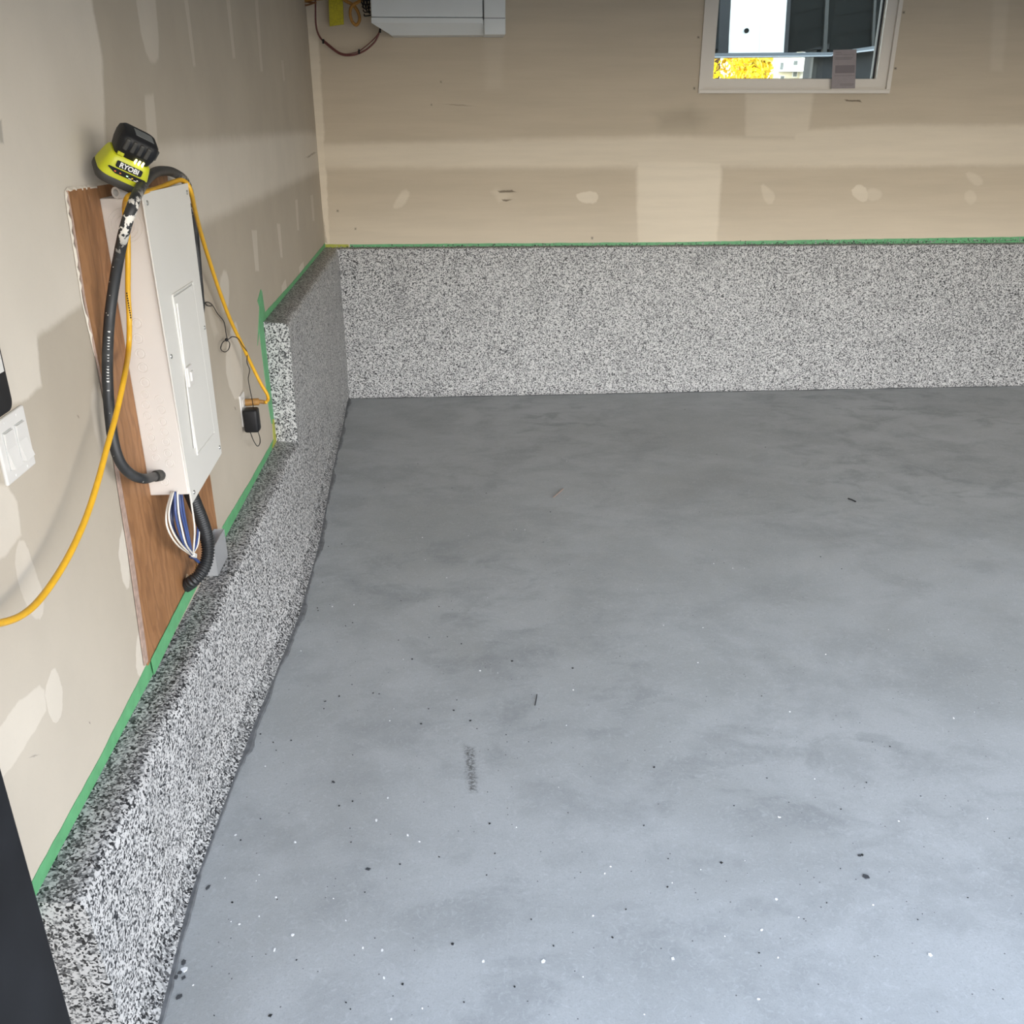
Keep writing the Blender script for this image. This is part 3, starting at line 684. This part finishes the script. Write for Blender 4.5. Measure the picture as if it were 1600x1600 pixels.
bt = obj('battery_pack', loft([cring(.074, .052, .012, .066), cring(.082, .060, .014, .074), cring(.088, .068, .016, .090, .002), cring(.090, .072, .018, .108, .002), cring(.086, .068, .018, .120, .0), cring(.074, .054, .016, .126, -.002)]), M['plastic_black'], t, 'auto')
for x in (-.028, -.012, .004, .02):
    obj('grip_rib', xf(box(x-.005, x+.005, .026, .040, .090, .118, .003), MC), M['rubber_grey'], bt)
for k in range(4):
    obj('side_ridge', xf(box(.040, .047, -.022+k*.013, -.014+k*.013, .092, .116, .002), MC), M['rubber_grey'], bt)
obj('battery_label', xf(box(-.012, .030, -.018, .016, .1255, .1268, .0004), MC), mat('grey_battery_label', (.13, .138, .138), .5), bt)
obj('release_button', xf(box(-.036, -.022, .028, .0345, .072, .080, .001), MC), M['lime'], bt)
MF = MC @ Matrix.Translation((0, .0425, .027)) @ Matrix.Rotation(math.atan2(-.0055, .028)*-1.0, 4, 'X')   # sloping front face
def front(y_up, x=0.0, out=0.0):          # a frame lying on the charger's sloping front
    zz = y_up; yy = .042-(zz-.027)*.18
    return MC @ Matrix.Translation((x, yy+out, zz)) @ Matrix.Rotation(math.radians(10.2), 4, 'X') @ Matrix(((-1, 0, 0, 0), (0, 0, 1, 0), (0, 1, 0, 0), (0, 0, 0, 1))) @ Matrix.Scale(-1, 4, (1, 0, 0))
def flat(pts, MM, h): return loft([[MM @ Vector((x, y, 0)) for x, y in pts], [MM @ Vector((x, y, h)) for x, y in pts]])
strip_pts = [(-.042, .006), (.042, .006), (.044, .003), (.030, -.004), (.024, -.006), (-.024, -.006), (-.030, -.004), (-.044, .003)]
sp = obj('indicator_strip', flat(strip_pts, front(.037), .0014), M['plastic_black'], bd)
for x, c in ((-.026, (.9,.15,.05)), (-.014, (.9,.25,.05)), (.002, None), (.014, (.9,.6,.1)), (.026, (.8,.75,.6))):
    mm = mat('green_indicator_light', (.5, 1, .5), .4, emit=(.35, 1, .3), estr=.8) if c is None else mat('dim_indicator_light', c, .4)
    obj('indicator_light', flat(rrect(.0042, .0022, .0008, 2), front(.036, x), .0021), mm, sp)
obj('strip_marks', join(*[flat(rrect(.0075, .0016, .0005, 1), front(.033, x), .0019) for x in (.010, .022)]), M['print_white'], sp)
lp = obj('logo_plate', flat(rrect(.060, .0155, .0035, 3), front(.0535), .0016), M['plastic_black'], bd)
obj('lettering', text_geo('RYOBI', .0158, front(.0535, 0, .0012)), M['print_white'], lp, label='white letters reading RYOBI')
for k in range(3):
    obj('charge_light', xf(box(.0045+k*.0085, .008+k*.0085, .028, .0365, .0685, .0805, .0008), MC), mat('lit_charge_bar', (1, 1, .6), .4, emit=(1, .95, .35), estr=.6), bt)

# ------------------------------------------------------------------ light switches and black device at the left edge
a, b, c = L(36.7,632,.006), L(56,724.5,.006), L(15,759.7,.006)
sy1 = (a.y+b.y)/2; sy0 = sy1-.116; sz1 = a.z; sz0 = (b.z+c.z)/2
t = thing('switch_plate', 'white two-gang wall switch plate with two rocker switches', 'switch', (WX, (sy0+sy1)/2, sz0))
obj('cover_plate', box(WX-.001, WX+.0065, sy0, sy1, sz0, sz1, .003), M['plastic_white'], t)
for k in (-1, 1):
    yc = (sy0+sy1)/2+k*.0235; zc = (sz0+sz1)/2
    obj('switch_frame', box(WX+.004, WX+.0076, yc-.0178, yc+.0178, zc-.0345, zc+.0345, .001), M['groove'], t)
    rk = [(WX+.006, zc-.033), (WX+.0165, zc-.0325), (WX+.0085, zc+.002), (WX+.0115, zc+.0325), (WX+.006, zc+.033)]
    obj('rocker', prism([(x, yc-.0162, z) for x, z in rk], (0, .0324, 0)), M['plastic_white'], t)
    for s in (-1, 1):
        obj('screw', disc((WX+.0062, yc, zc+s*.0485), (1,0,0), .0032, .0012, 12, .0024), M['plastic_white'], t)
dz0 = L(8, 650, .034).z; dy1 = L(19, 622, .034).y
t = thing('control_box', 'black rounded control box with grey label above the switch plate', 'control box', (WX, dy1-.06, dz0))
pts = rrect(.15, .22, .018, 5)
obj('housing', loft([[(x, dy1-.075+p*s, dz0+.11+q*s) for p, q in pts] for x, s in ((WX, .97), (WX+.028, 1), (WX+.034, .97))]), M['plastic_black'], t, 'auto')
zl = L(6, 580, .034).z
obj('label_panel', box(WX+.0335, WX+.0352, dy1-.13, dy1-.008, zl, zl+.10, .0005), M['plastic_white'], t)
obj('label_screen', box(WX+.0345, WX+.0358, dy1-.12, dy1-.013, zl+.022, zl+.09, .0003), mat('grey_label_print', (.28, .28, .27), .6), t)
obj('label_text', join(*[box(WX+.0345, WX+.0357, dy1-.10+k*.014, dy1-.092+k*.014, zl+.008, zl+.014) for k in range(6)]), M['plastic_black'], t)

# ------------------------------------------------------------------ wall unit and hanging cords on the back wall
UY = BY-.22
t = thing('wall_unit', 'white boxy wall-mounted unit high on the back wall near the left corner', 'wall unit', (1.0, BY, 2.2))
ztop = B(581, -160, UY).z
l0, l1 = B(580.5,36,UY), B(756,36,UY); k0, k1 = B(612,55.5,UY+.07), B(760,54.5,UY+.07)
zs = B(600, 27.5, UY).z
def hexa(p): return [Vector(q) for q in p], [(0,1,2,3),(4,7,6,5),(0,4,5,1),(1,5,6,2),(2,6,7,3),(3,7,4,0)]
obj('front_panel', box(l0.x, l1.x-.006, UY, BY-.002, zs+.003, ztop, .006), M['unit'], t)
lower = [(l0.x, UY, l0.z), (l1.x-.006, UY, l1.z), (l1.x-.006, UY, zs), (l0.x, UY, zs), (k0.x, UY+.07, k0.z), (k1.x, UY+.07, k1.z)]
V = [Vector(p) for p in lower] + [Vector((l0.x, BY-.002, zs)), Vector((l1.x-.006, BY-.002, zs)), Vector((k0.x, BY-.002, k0.z)), Vector((k1.x, BY-.002, k1.z))]
F = [(0,1,2,3), (0,4,5,1), (4,8,9,5), (3,2,7,6), (6,7,9,8), (0,3,6,8,4), (1,5,9,7,2)]
obj('bevelled_underside', (V, F), M['unit'], t)
obj('seam', box(l0.x+.004, l1.x-.008, UY+.008, BY-.004, zs-.001, zs+.004), M['unit_gap'], t)
e0, e1 = B(757.5,54,UY+.004), B(790,54,UY+.004)
obj('end_module', box(e0.x-.004, e1.x, UY+.003, BY-.002, e0.z, ztop, .006), M['unit'], t)
obj('seam', box(e1.x-.155, e1.x-.002, UY+.0022, UY+.0032, zs-.001, zs+.002), M['unit_gap'], t)
obj('seam', box(l1.x-.007, e0.x-.003, UY+.012, BY-.004, zs, ztop), M['unit_gap'], t)
M['rope'] = mat('orange_cord', (.36, .17, .03), .7, noise=.2, nscale=90)
M['strap'] = mat('yellow_webbing', (.42, .36, .01), .7, noise=.25, nscale=160)
M['redcable'] = mat('red_brown_cable', (.13, .035, .03), .5)
HY = BY-.05
wp = [B(x, y, HY) for x, y in ((512,-40),(534,-40),(537,38),(515,41))]
obj('yellow_strap', prism(wp, (0, .012, 0)), M['strap'], label='short yellow webbing strap hanging left of the wall unit', cat='strap')
t2 = smooth_path([B(470,1,HY+.02), B(500,-2,HY), B(530,-4,HY-.02), B(541,2,HY-.02), B(552,8,HY-.02), B(559,18,HY-.02), B(562,30,HY-.02), B(557,39,HY-.02), B(550,33,HY-.022), B(547,20,HY-.025), B(550,9,HY-.03), B(560,3,HY-.03), B(570,-3,HY-.03), B(580,-20,HY-.02)], 6)
obj('orange_cord', tube(t2, .0085, 8), M['rope'], smooth=True, label='orange cord with a small hanging loop beside the wall unit', cat='cord')
t3 = smooth_path([B(494,-30,HY), B(493,10,HY), B(494,40,HY), B(500,58,HY), B(515,73,HY), B(533,85,HY), B(552,86,HY), B(570,79,HY), B(585,66,HY), B(592,52,HY), B(594,44,HY)], 6)
t4 = smooth_path([B(505,62,HY-.006), B(533,83,HY-.01), B(556,82,HY-.006), B(572,72,HY-.006), B(588,57,HY-.006), B(594,47,HY)], 6)
t = thing('red_cable', 'thin red-brown cable hanging in a wide loop under the wall unit', 'cable', tuple(B(540,86,HY)))
obj('cable_jacket', tube(t3, .005, 8), M['redcable'], t, True); obj('cable_jacket', tube(t4, .003, 6), M['redcable'], t, True)
for px, py in ((505,65),(561,81),(594,48)):
    obj('cable_tie', tube([B(px,py-4,HY-.012), B(px,py+3,HY-.008)], .006, 6), M['plastic_black'], t)
net = []
for i in range(7):
    a, b2 = B(563+i*2.6, -12, HY-.04), B(567+i*2.2, 12+i*2, HY-.02)
    net.append(tube(smooth_path([a, (a+b2)/2+Vector((.01*(-1)**i, -.01, 0)), b2], 4), .0035, 5))
for j in range(6):
    y = -8+j*6; net.append(tube(smooth_path([B(561+j*1.6, y, HY-.035), B(570, y+3, HY-.045), B(580, y+2, HY-.03)], 4), .0035, 5))
obj('net_bag', join(*net), M['plastic_black'], smooth=True, label='black mesh net bag hanging against the side of the wall unit', cat='bag')
hk = [B(461,-20,HY), B(462,-2,HY), B(463.5,6,HY), B(465,14,HY)]
t = thing('wall_hook', 'black wall hook with rusty wire ends in the back left corner', 'hook', tuple(B(464,10,HY)))
obj('hook_arm', tube(smooth_path(hk, 5), .010, 8), M['plastic_black'], t, True)
obj('rusty_wires', join(*[tube(smooth_path([B(467, y0_, HY), B(478, y0_+3+jit(2), HY+.02), B(494, y0_+1+jit(3), HY-.01)], 4), .005, 5) for y0_ in (-6, -2, 1, 4)]), mat('rusty_wire', (.2, .085, .03), .7), t, True)

# ------------------------------------------------------------------ window
fr = thing('window_1', 'white vinyl window high on the back wall', None, (2.08, BY, WZ0)); fr['kind'] = 'structure'
fw = .082; y0, y1 = BY-.012, BY+.10
obj('outer_flange', framed(WXL-.004, WXR+.004, WZ0-.004, WZ1+.004, WXL+.02, WXR-.02, WZ0+.02, WZ1-.02, y0, BY+.02), M['vinyl'], fr)
obj('frame', framed(WXL+.0, WXR-.0, WZ0, WZ1, WXL+fw, WXR-fw, WZ0+.076, WZ1-fw, BY+.006, y1), M['vinyl'], fr)
obj('gasket', framed(WXL+fw-.004, WXR-fw+.004, WZ0+.072, WZ1-fw+.004, WXL+fw+.006, WXR-fw-.012, WZ0+.079, WZ1-fw-.006, BY+.045, BY+.075), M['gasket'], fr)
obj('sill_bead', box(WXL, WXR, BY-.016, BY+.004, WZ0-.004, WZ0+.016, .003), M['vinyl'], fr)
m = bpy.data.materials.new('window_glass'); m.use_nodes = True; nt = m.node_tree; nt.nodes.remove(nt.nodes['Principled BSDF'])
tr = nt.nodes.new('ShaderNodeBsdfTransparent'); tr.inputs[0].default_value = (.78, .84, .84, 1)
gl = nt.nodes.new('ShaderNodeBsdfGlossy'); gl.inputs['Roughness'].default_value = .01
fs = nt.nodes.new('ShaderNodeFresnel'); fs.inputs[0].default_value = 1.5; mx = nt.nodes.new('ShaderNodeMixShader')
nt.links.new(fs.outputs[0], mx.inputs[0]); nt.links.new(tr.outputs[0], mx.inputs[1]); nt.links.new(gl.outputs[0], mx.inputs[2])
nt.links.new(mx.outputs[0], nt.nodes['Material Output'].inputs[0]); M['glass'] = m
obj('pane', box(WXL+fw-.004, WXR-fw+.004, BY+.058, BY+.062, WZ0+.072, WZ1-fw+.004), M['glass'], fr)
q = [B(x, y, BY-.02) for x, y in ((1302,78),(1338.5,77),(1336,138),(1299,138.5))]
t = thing('window_notice', 'grey-mauve paper notice stuck to the lower right of the window', 'notice', tuple((q[2]+q[3])/2))
obj('sheet', prism(q, (0, .0015, 0)), mat('mauve_paper', (.27, .235, .235), .7, noise=.04, nscale=40), t)
def onq(u, v): return (q[0]*(1-u)+q[1]*u)*(1-v) + (q[3]*(1-u)+q[2]*u)*v + Vector((0, -.0006, 0))
ink = []
for u0, u1, v0, v1 in ((.1,.35,.06,.075),(.1,.4,.11,.125),(.42,.9,.12,.13),(.1,.85,.20,.215),(.1,.8,.235,.25),(.12,.95,.40,.60),(.1,.95,.66,.672),(.35,.95,.88,.895),(.35,.9,.92,.93)):
    ink.append(prism([onq(u0,v0), onq(u1,v0), onq(u1,v1), onq(u0,v1)], (0, .0004, 0)))
obj('faint_print', join(*ink), mat('faded_print', (.17, .145, .15), .7), t)

# ------------------------------------------------------------------ outside the window
NY = 9.2
M['siding'] = mat('dark_lap_siding_with_shade', (.007, .008, .0077), .9, spec=.1, noise=.15, nscale=8)  # dark siding with shade from an overhang put into the base colour
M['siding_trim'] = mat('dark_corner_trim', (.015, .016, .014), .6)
M['ext_white'] = mat('white_exterior_panel', (.62, .63, .61), .6)
M['flashing'] = mat('grey_metal_flashing', (.10, .115, .13), .4, metal=.3)
M['bright_edge'] = mat('white_metal_drip_edge', (.32, .34, .36), .4)
M['foundation'] = mat('blue_grey_wall_with_shade', (.005, .007, .009), .7)  # shade also darkened into this blue-grey wall and corner board colour
zb = B(1110, 86, NY).z
t = thing('neighbour_house', 'dark-sided house with a white panel seen through the window', 'house', (B(1200,90,NY).x, NY, -.1))
ztp = 5.2
xw0, xw1, xc = B(1138,80,NY).x, B(1228,80,NY).x, B(1296,85,NY).x
xl, xr = B(1060,80,NY).x-.6, B(1400,70,NY).x+1.6
pn = [B(1137.5,84,NY), B(1226,82,NY), B(1238,-120,NY), B(1149,-120,NY)]
obj('white_panel', prism(pn, (0, .1, 0)), M['ext_white'], t)
obj('panel_lap', prism([B(x, y, NY-.004) for x, y in ((1186,83.5),(1226,82),(1238,-120),(1196,-120))], (0, .004, 0)), M['ext_white'], t)
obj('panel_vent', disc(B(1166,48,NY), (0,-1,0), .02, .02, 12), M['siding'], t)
def lap(x0, x1, zrise, y0_):
    h = .16; k = 0; z = zb
    while z < ztp:
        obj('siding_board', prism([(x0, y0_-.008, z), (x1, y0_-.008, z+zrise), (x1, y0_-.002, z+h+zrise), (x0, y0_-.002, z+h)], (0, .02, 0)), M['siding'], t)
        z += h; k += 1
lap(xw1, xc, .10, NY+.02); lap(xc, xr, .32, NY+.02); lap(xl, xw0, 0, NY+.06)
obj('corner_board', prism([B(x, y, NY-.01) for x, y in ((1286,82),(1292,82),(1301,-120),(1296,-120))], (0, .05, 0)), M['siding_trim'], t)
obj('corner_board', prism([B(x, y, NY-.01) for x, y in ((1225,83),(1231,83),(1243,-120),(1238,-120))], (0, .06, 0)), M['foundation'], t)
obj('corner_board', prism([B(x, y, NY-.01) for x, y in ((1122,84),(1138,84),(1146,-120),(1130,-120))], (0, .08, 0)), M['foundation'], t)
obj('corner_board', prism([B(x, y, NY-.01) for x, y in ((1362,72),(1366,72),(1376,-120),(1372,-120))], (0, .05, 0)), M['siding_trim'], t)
def band(pa, pb, h0, h1, mt, nm, yy, d=.12): return obj(nm, prism([B(*pa, yy), B(*pb, yy), B(pb[0], pb[1]-h1, yy), B(pa[0], pa[1]-h0, yy)], (0, d, 0)), M[mt], t)
band((1060,89.5),(1300,86.5), 6, 5, 'flashing', 'flashing', NY-.03); band((1300,86.5),(1420,70), 5, 6, 'flashing', 'flashing', NY-.03)
band((1060,90.5),(1300,88), 1.6, 1.6, 'bright_edge', 'drip_edge', NY-.05); band((1300,87),(1420,72.5), 1.8, 3.0, 'bright_edge', 'drip_edge', NY-.05)
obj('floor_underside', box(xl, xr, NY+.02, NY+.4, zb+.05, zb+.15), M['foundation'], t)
xf0 = B(1274,100,NY+.1).x
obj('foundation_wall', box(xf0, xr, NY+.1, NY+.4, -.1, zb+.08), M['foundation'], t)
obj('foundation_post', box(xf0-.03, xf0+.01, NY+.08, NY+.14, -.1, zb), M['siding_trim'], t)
GY = 24
M['leafy'] = mat('yellow_autumn_leaves', (.85, .60, .01), .6, noise=.35, nscale=2.5)
M['bark'] = mat('tree_bark', (.12, .085, .05), .9)
def tree(name, px, w, ztop, dep, n, label):
    c = B(px, 115, dep); t = thing(name, label, 'tree', (c.x, dep, -.1), 'yellow trees outside the window')
    V, F = [], []
    for i in range(n):
        a = random.uniform(0, 2*math.pi); rr = w*math.sqrt(random.random()); z = random.uniform(.9, ztop)
        k = 1-abs((z-ztop*.45)/(ztop*.62))**2
        p = Vector((c.x+rr*math.cos(a)*max(k, .15), dep+rr*math.sin(a)*.6*max(k, .15), z)); s = random.uniform(.05, .10)
        d1 = Vector((jit(1), jit(1), jit(1))).normalized()*s; d2 = d1.orthogonal().normalized()*s*.6; b0 = len(V)
        V += [p-d1, p+d2, p+d1, p-d2]; F.append((b0, b0+1, b0+2, b0+3))
    fo = obj('foliage', (V, F), M['leafy'], t, kind='stuff')
    obj('trunk', tube([Vector((c.x, dep, -.1)), Vector((c.x+.05, dep, 1.4)), Vector((c.x, dep, ztop*.8))], lambda i, q: .13-.04*i, 8), M['bark'], t)
tree('tree', 1118, 1.3, 5.2, GY, 5000, 'broad yellow autumn tree at the left of the view through the window')
tree('tree', 1176, .55, 4.8, GY+2, 5000, 'yellow autumn tree beside the cream building outside the window')
M['cream'] = mat('cream_render', (.75, .66, .48), .8); M['ext_glass'] = mat('dark_house_window', (.12, .13, .12), .3)
M['ext_trim'] = mat('pale_house_trim', (.8, .78, .72), .6)
AY = 36
t = thing('cream_house', 'cream rendered house behind the yellow trees outside the window', 'house', (B(1240,110,AY).x, AY, -.1))
hx0, hx1 = B(1198,110,AY).x, B(1330,110,AY).x
obj('wall', box(hx0, hx1, AY, AY+8, -.1, 6.2), M['cream'], t)
for px0, px1, py0_, py1_ in ((1217,1225,97,110),(1238,1247,94,103),(1237,1246,111,121),(1217,1226,118,130)):
    a, b = B(px0,py1_,AY), B(px1,py0_,AY)
    f = obj('window_frame', box(a.x, b.x, AY-.04, AY+.01, a.z, b.z), M['ext_trim'], t); mxx = (b.x-a.x)*.14
    obj('window_pane', box(a.x+mxx, b.x-mxx, AY-.05, AY-.03, a.z+mxx, b.z-mxx), M['ext_glass'], f)
obj('corner_pillar', box(B(1250,110,AY).x, B(1264,110,AY).x, AY-.5, AY, -.1, 6.2), M['ext_trim'], t)
obj('balcony', box(B(1216,110,AY).x, B(1250,110,AY).x, AY-.6, AY, B(1230,112.5,AY).z, B(1230,110.5,AY).z), M['ext_trim'], t)
obj('ground', box(-40, 60, -30, 90, -.45, -.125), mat('driveway_and_yard', (.14, .137, .13), .9, noise=.1, nscale=1), kind='structure')

# ------------------------------------------------------------------ loose bits on the floor
M['chip_dark'] = mat('dark_chip', (.02, .021, .023), .6); M['chip_white'] = mat('white_chip', (.78, .79, .8), .6)
M['drip'] = mat('grey_resin_drip', (.06, .064, .07), .25)
def chips(name, mt, pts, label, cat):
    V, F = [], []
    for px, py, s in pts:
        c = Fl(px, py, .0006); n = random.choice((4, 5, 6)); a0 = random.random()*6; el = random.uniform(.5, 1); b0 = len(V)
        ang = random.random()*3.14; ca, sa = math.cos(ang), math.sin(ang)
        for zz in (0, .0012):
            for k in range(n):
                r = s*random.uniform(.75, 1.1); x = r*math.cos(a0+6.283*k/n); y = r*math.sin(a0+6.283*k/n)*el
                V.append(c+Vector((x*ca-y*sa, x*sa+y*ca, zz)))
        F += [tuple(range(b0+n, b0+2*n))] + [(b0+k, b0+(k+1) % n, b0+n+(k+1) % n, b0+n+k) for k in range(n)]
    return obj(name, (V, F), mt, label=label, cat=cat, kind='stuff')
def inside(px, py): return px > np.interp(py, [618, 740, 960, 1130, 1400, 1600], [552, 530, 485, 415, 320, 265])+8
dk = [(800,1033,.005),(496,950,.004),(497,954,.003),(686,948,.003),(530,1088,.004),(508,1096,.004),(583,1083,.003),(709,1110,.004),(735,1126,.004),(658,1131,.004),(644,1030,.0035),(699,995,.003),(721,1006,.003),
      (1022,1199,.0045),(1127,1348,.0045),(978,1421,.003),(957,1465,.004),(530,1259,.0035),(551,1252,.003),(765,1287,.004),(686,1339,.003),(422,1587,.005),(707,1475,.004),(629,1538,.004),(363,1410,.003),(407,1147,.003),(427,1160,.003),(455,1157,.003),
      (895,1044,.004),(860,800,.004),(867,776,.003),(1282,870,.004),(1315,889,.003),(1120,710,.003),(1196,699,.004),(1395,641,.004),(1070,640,.004),(513,854,.003),(534,850,.003),(551,973,.003),(540,978,.003),(1186,1489,.003),(1347,1336,.004),(804,1542,.003),(865,1478,.003),(1006,1290,.003),(1043,1386,.003)]
wh = [(588,1282,.005),(637,1305,.005),(368,1305,.004),(461,1316,.004),(606,1247,.004),(655,1315,.003),(374,1444,.004),(457,1461,.004),(429,1484,.005),(288,1515,.008),(849,1502,.006),(755,1502,.004),(600,1528,.004),(597,1485,.004),(567,1481,.003),(750,1048,.004),(553,945,.003),(698,903,.003),(807,827,.003),(820,828,.003),(660,840,.003),(1218,1277,.004),(1234,1112,.003),(1490,1122,.004),(1404,1283,.003),(1453,1492,.005),(1051,1498,.005),(1213,1405,.004),(1190,1453,.004),(1185,1561,.004),(1145,888,.003),(1293,739,.003),(954,1354,.003),(519,948,.003)]
for i in range(150):
    px, py = random.uniform(260, 1600), random.uniform(620, 1600)
    if px > 900 and random.random() < .6: continue
    if inside(px, py): dk.append((px, py, random.uniform(.0012, .0028)))
for i in range(80):
    px, py = random.uniform(260, 1600), random.uniform(700, 1600)
    if px > 900 and random.random() < .5: continue
    if inside(px, py): wh.append((px, py, random.uniform(.0012, .0028)))
chips('dark_flakes', M['chip_dark'], dk, 'scatter of tiny dark flakes and grit across the grey floor', 'debris')
chips('white_flakes', M['chip_white'], wh, 'scatter of tiny white paint flakes across the grey floor', 'debris')
chips('resin_drips', M['drip'], [(325,1387,.009),(287,1504,.009),(281,1520,.006),(287,1528,.006),(275,1527,.006),(280,1558,.008),(575,1358,.008),(1353,1370,.010),(1343,1337,.005),(521,1222,.006)], 'round dark grey resin drips on the floor near the curb', 'debris')
a, b = Fl(1325,780), Fl(1337,785)
obj('dark_sliver', tube([a+Vector((0,0,.004)), (a+b)/2+Vector((0,0,.005)), b+Vector((0,0,.004))], .0035, 6), M['chip_dark'], label='thin dark sliver lying alone on the rear floor', cat='debris')
obj('wood_sliver', tube(smooth_path([Fl(865,777,.003), Fl(872,771,.005), Fl(880,764,.003)], 4), .0025, 6), M['ply_edge'], label='short brown sliver on the floor left of the dark sliver', cat='debris')
obj('hair_wire', tube(smooth_path([Fl(836,1102,.002), Fl(838,1092,.003), Fl(839,1085,.002)], 4), .0016, 5), M['chip_dark'], label='bent dark bit of wire standing out mid-floor', cat='debris')

# flakes stuck to the lower half of the back tape
V, F = [], []
for i in range(1500):
    px = random.uniform(510, 1930); pyl = float(np.interp(px, [510, 1040, 1330, 1640, 1930], [388, 384.5, 380, 375, 370]))
    p = B(px, pyl-abs(random.gauss(0, 2.2))+.8, BY-.003); a = random.random()*6.28; r = random.uniform(.003, .007); n0 = len(V)
    for k in range(3): V.append(p+Vector((r*math.cos(a+2.09*k), -.0004, r*.8*math.sin(a+2.09*k))))
    V.append(p+Vector((0, -.003, 0)))
    F += [(n0, n0+1, n0+3), (n0+1, n0+2, n0+3), (n0+2, n0, n0+3)]
half = len(F)//6*3; FM = [0]*half+[1]*(len(F)-half)
obj('flake_splatter', (V, F, FM), [M['chip_dark'], M['flake']], label='loose flakes stuck along the lower edge of the back wall tape', cat='debris', kind='stuff')
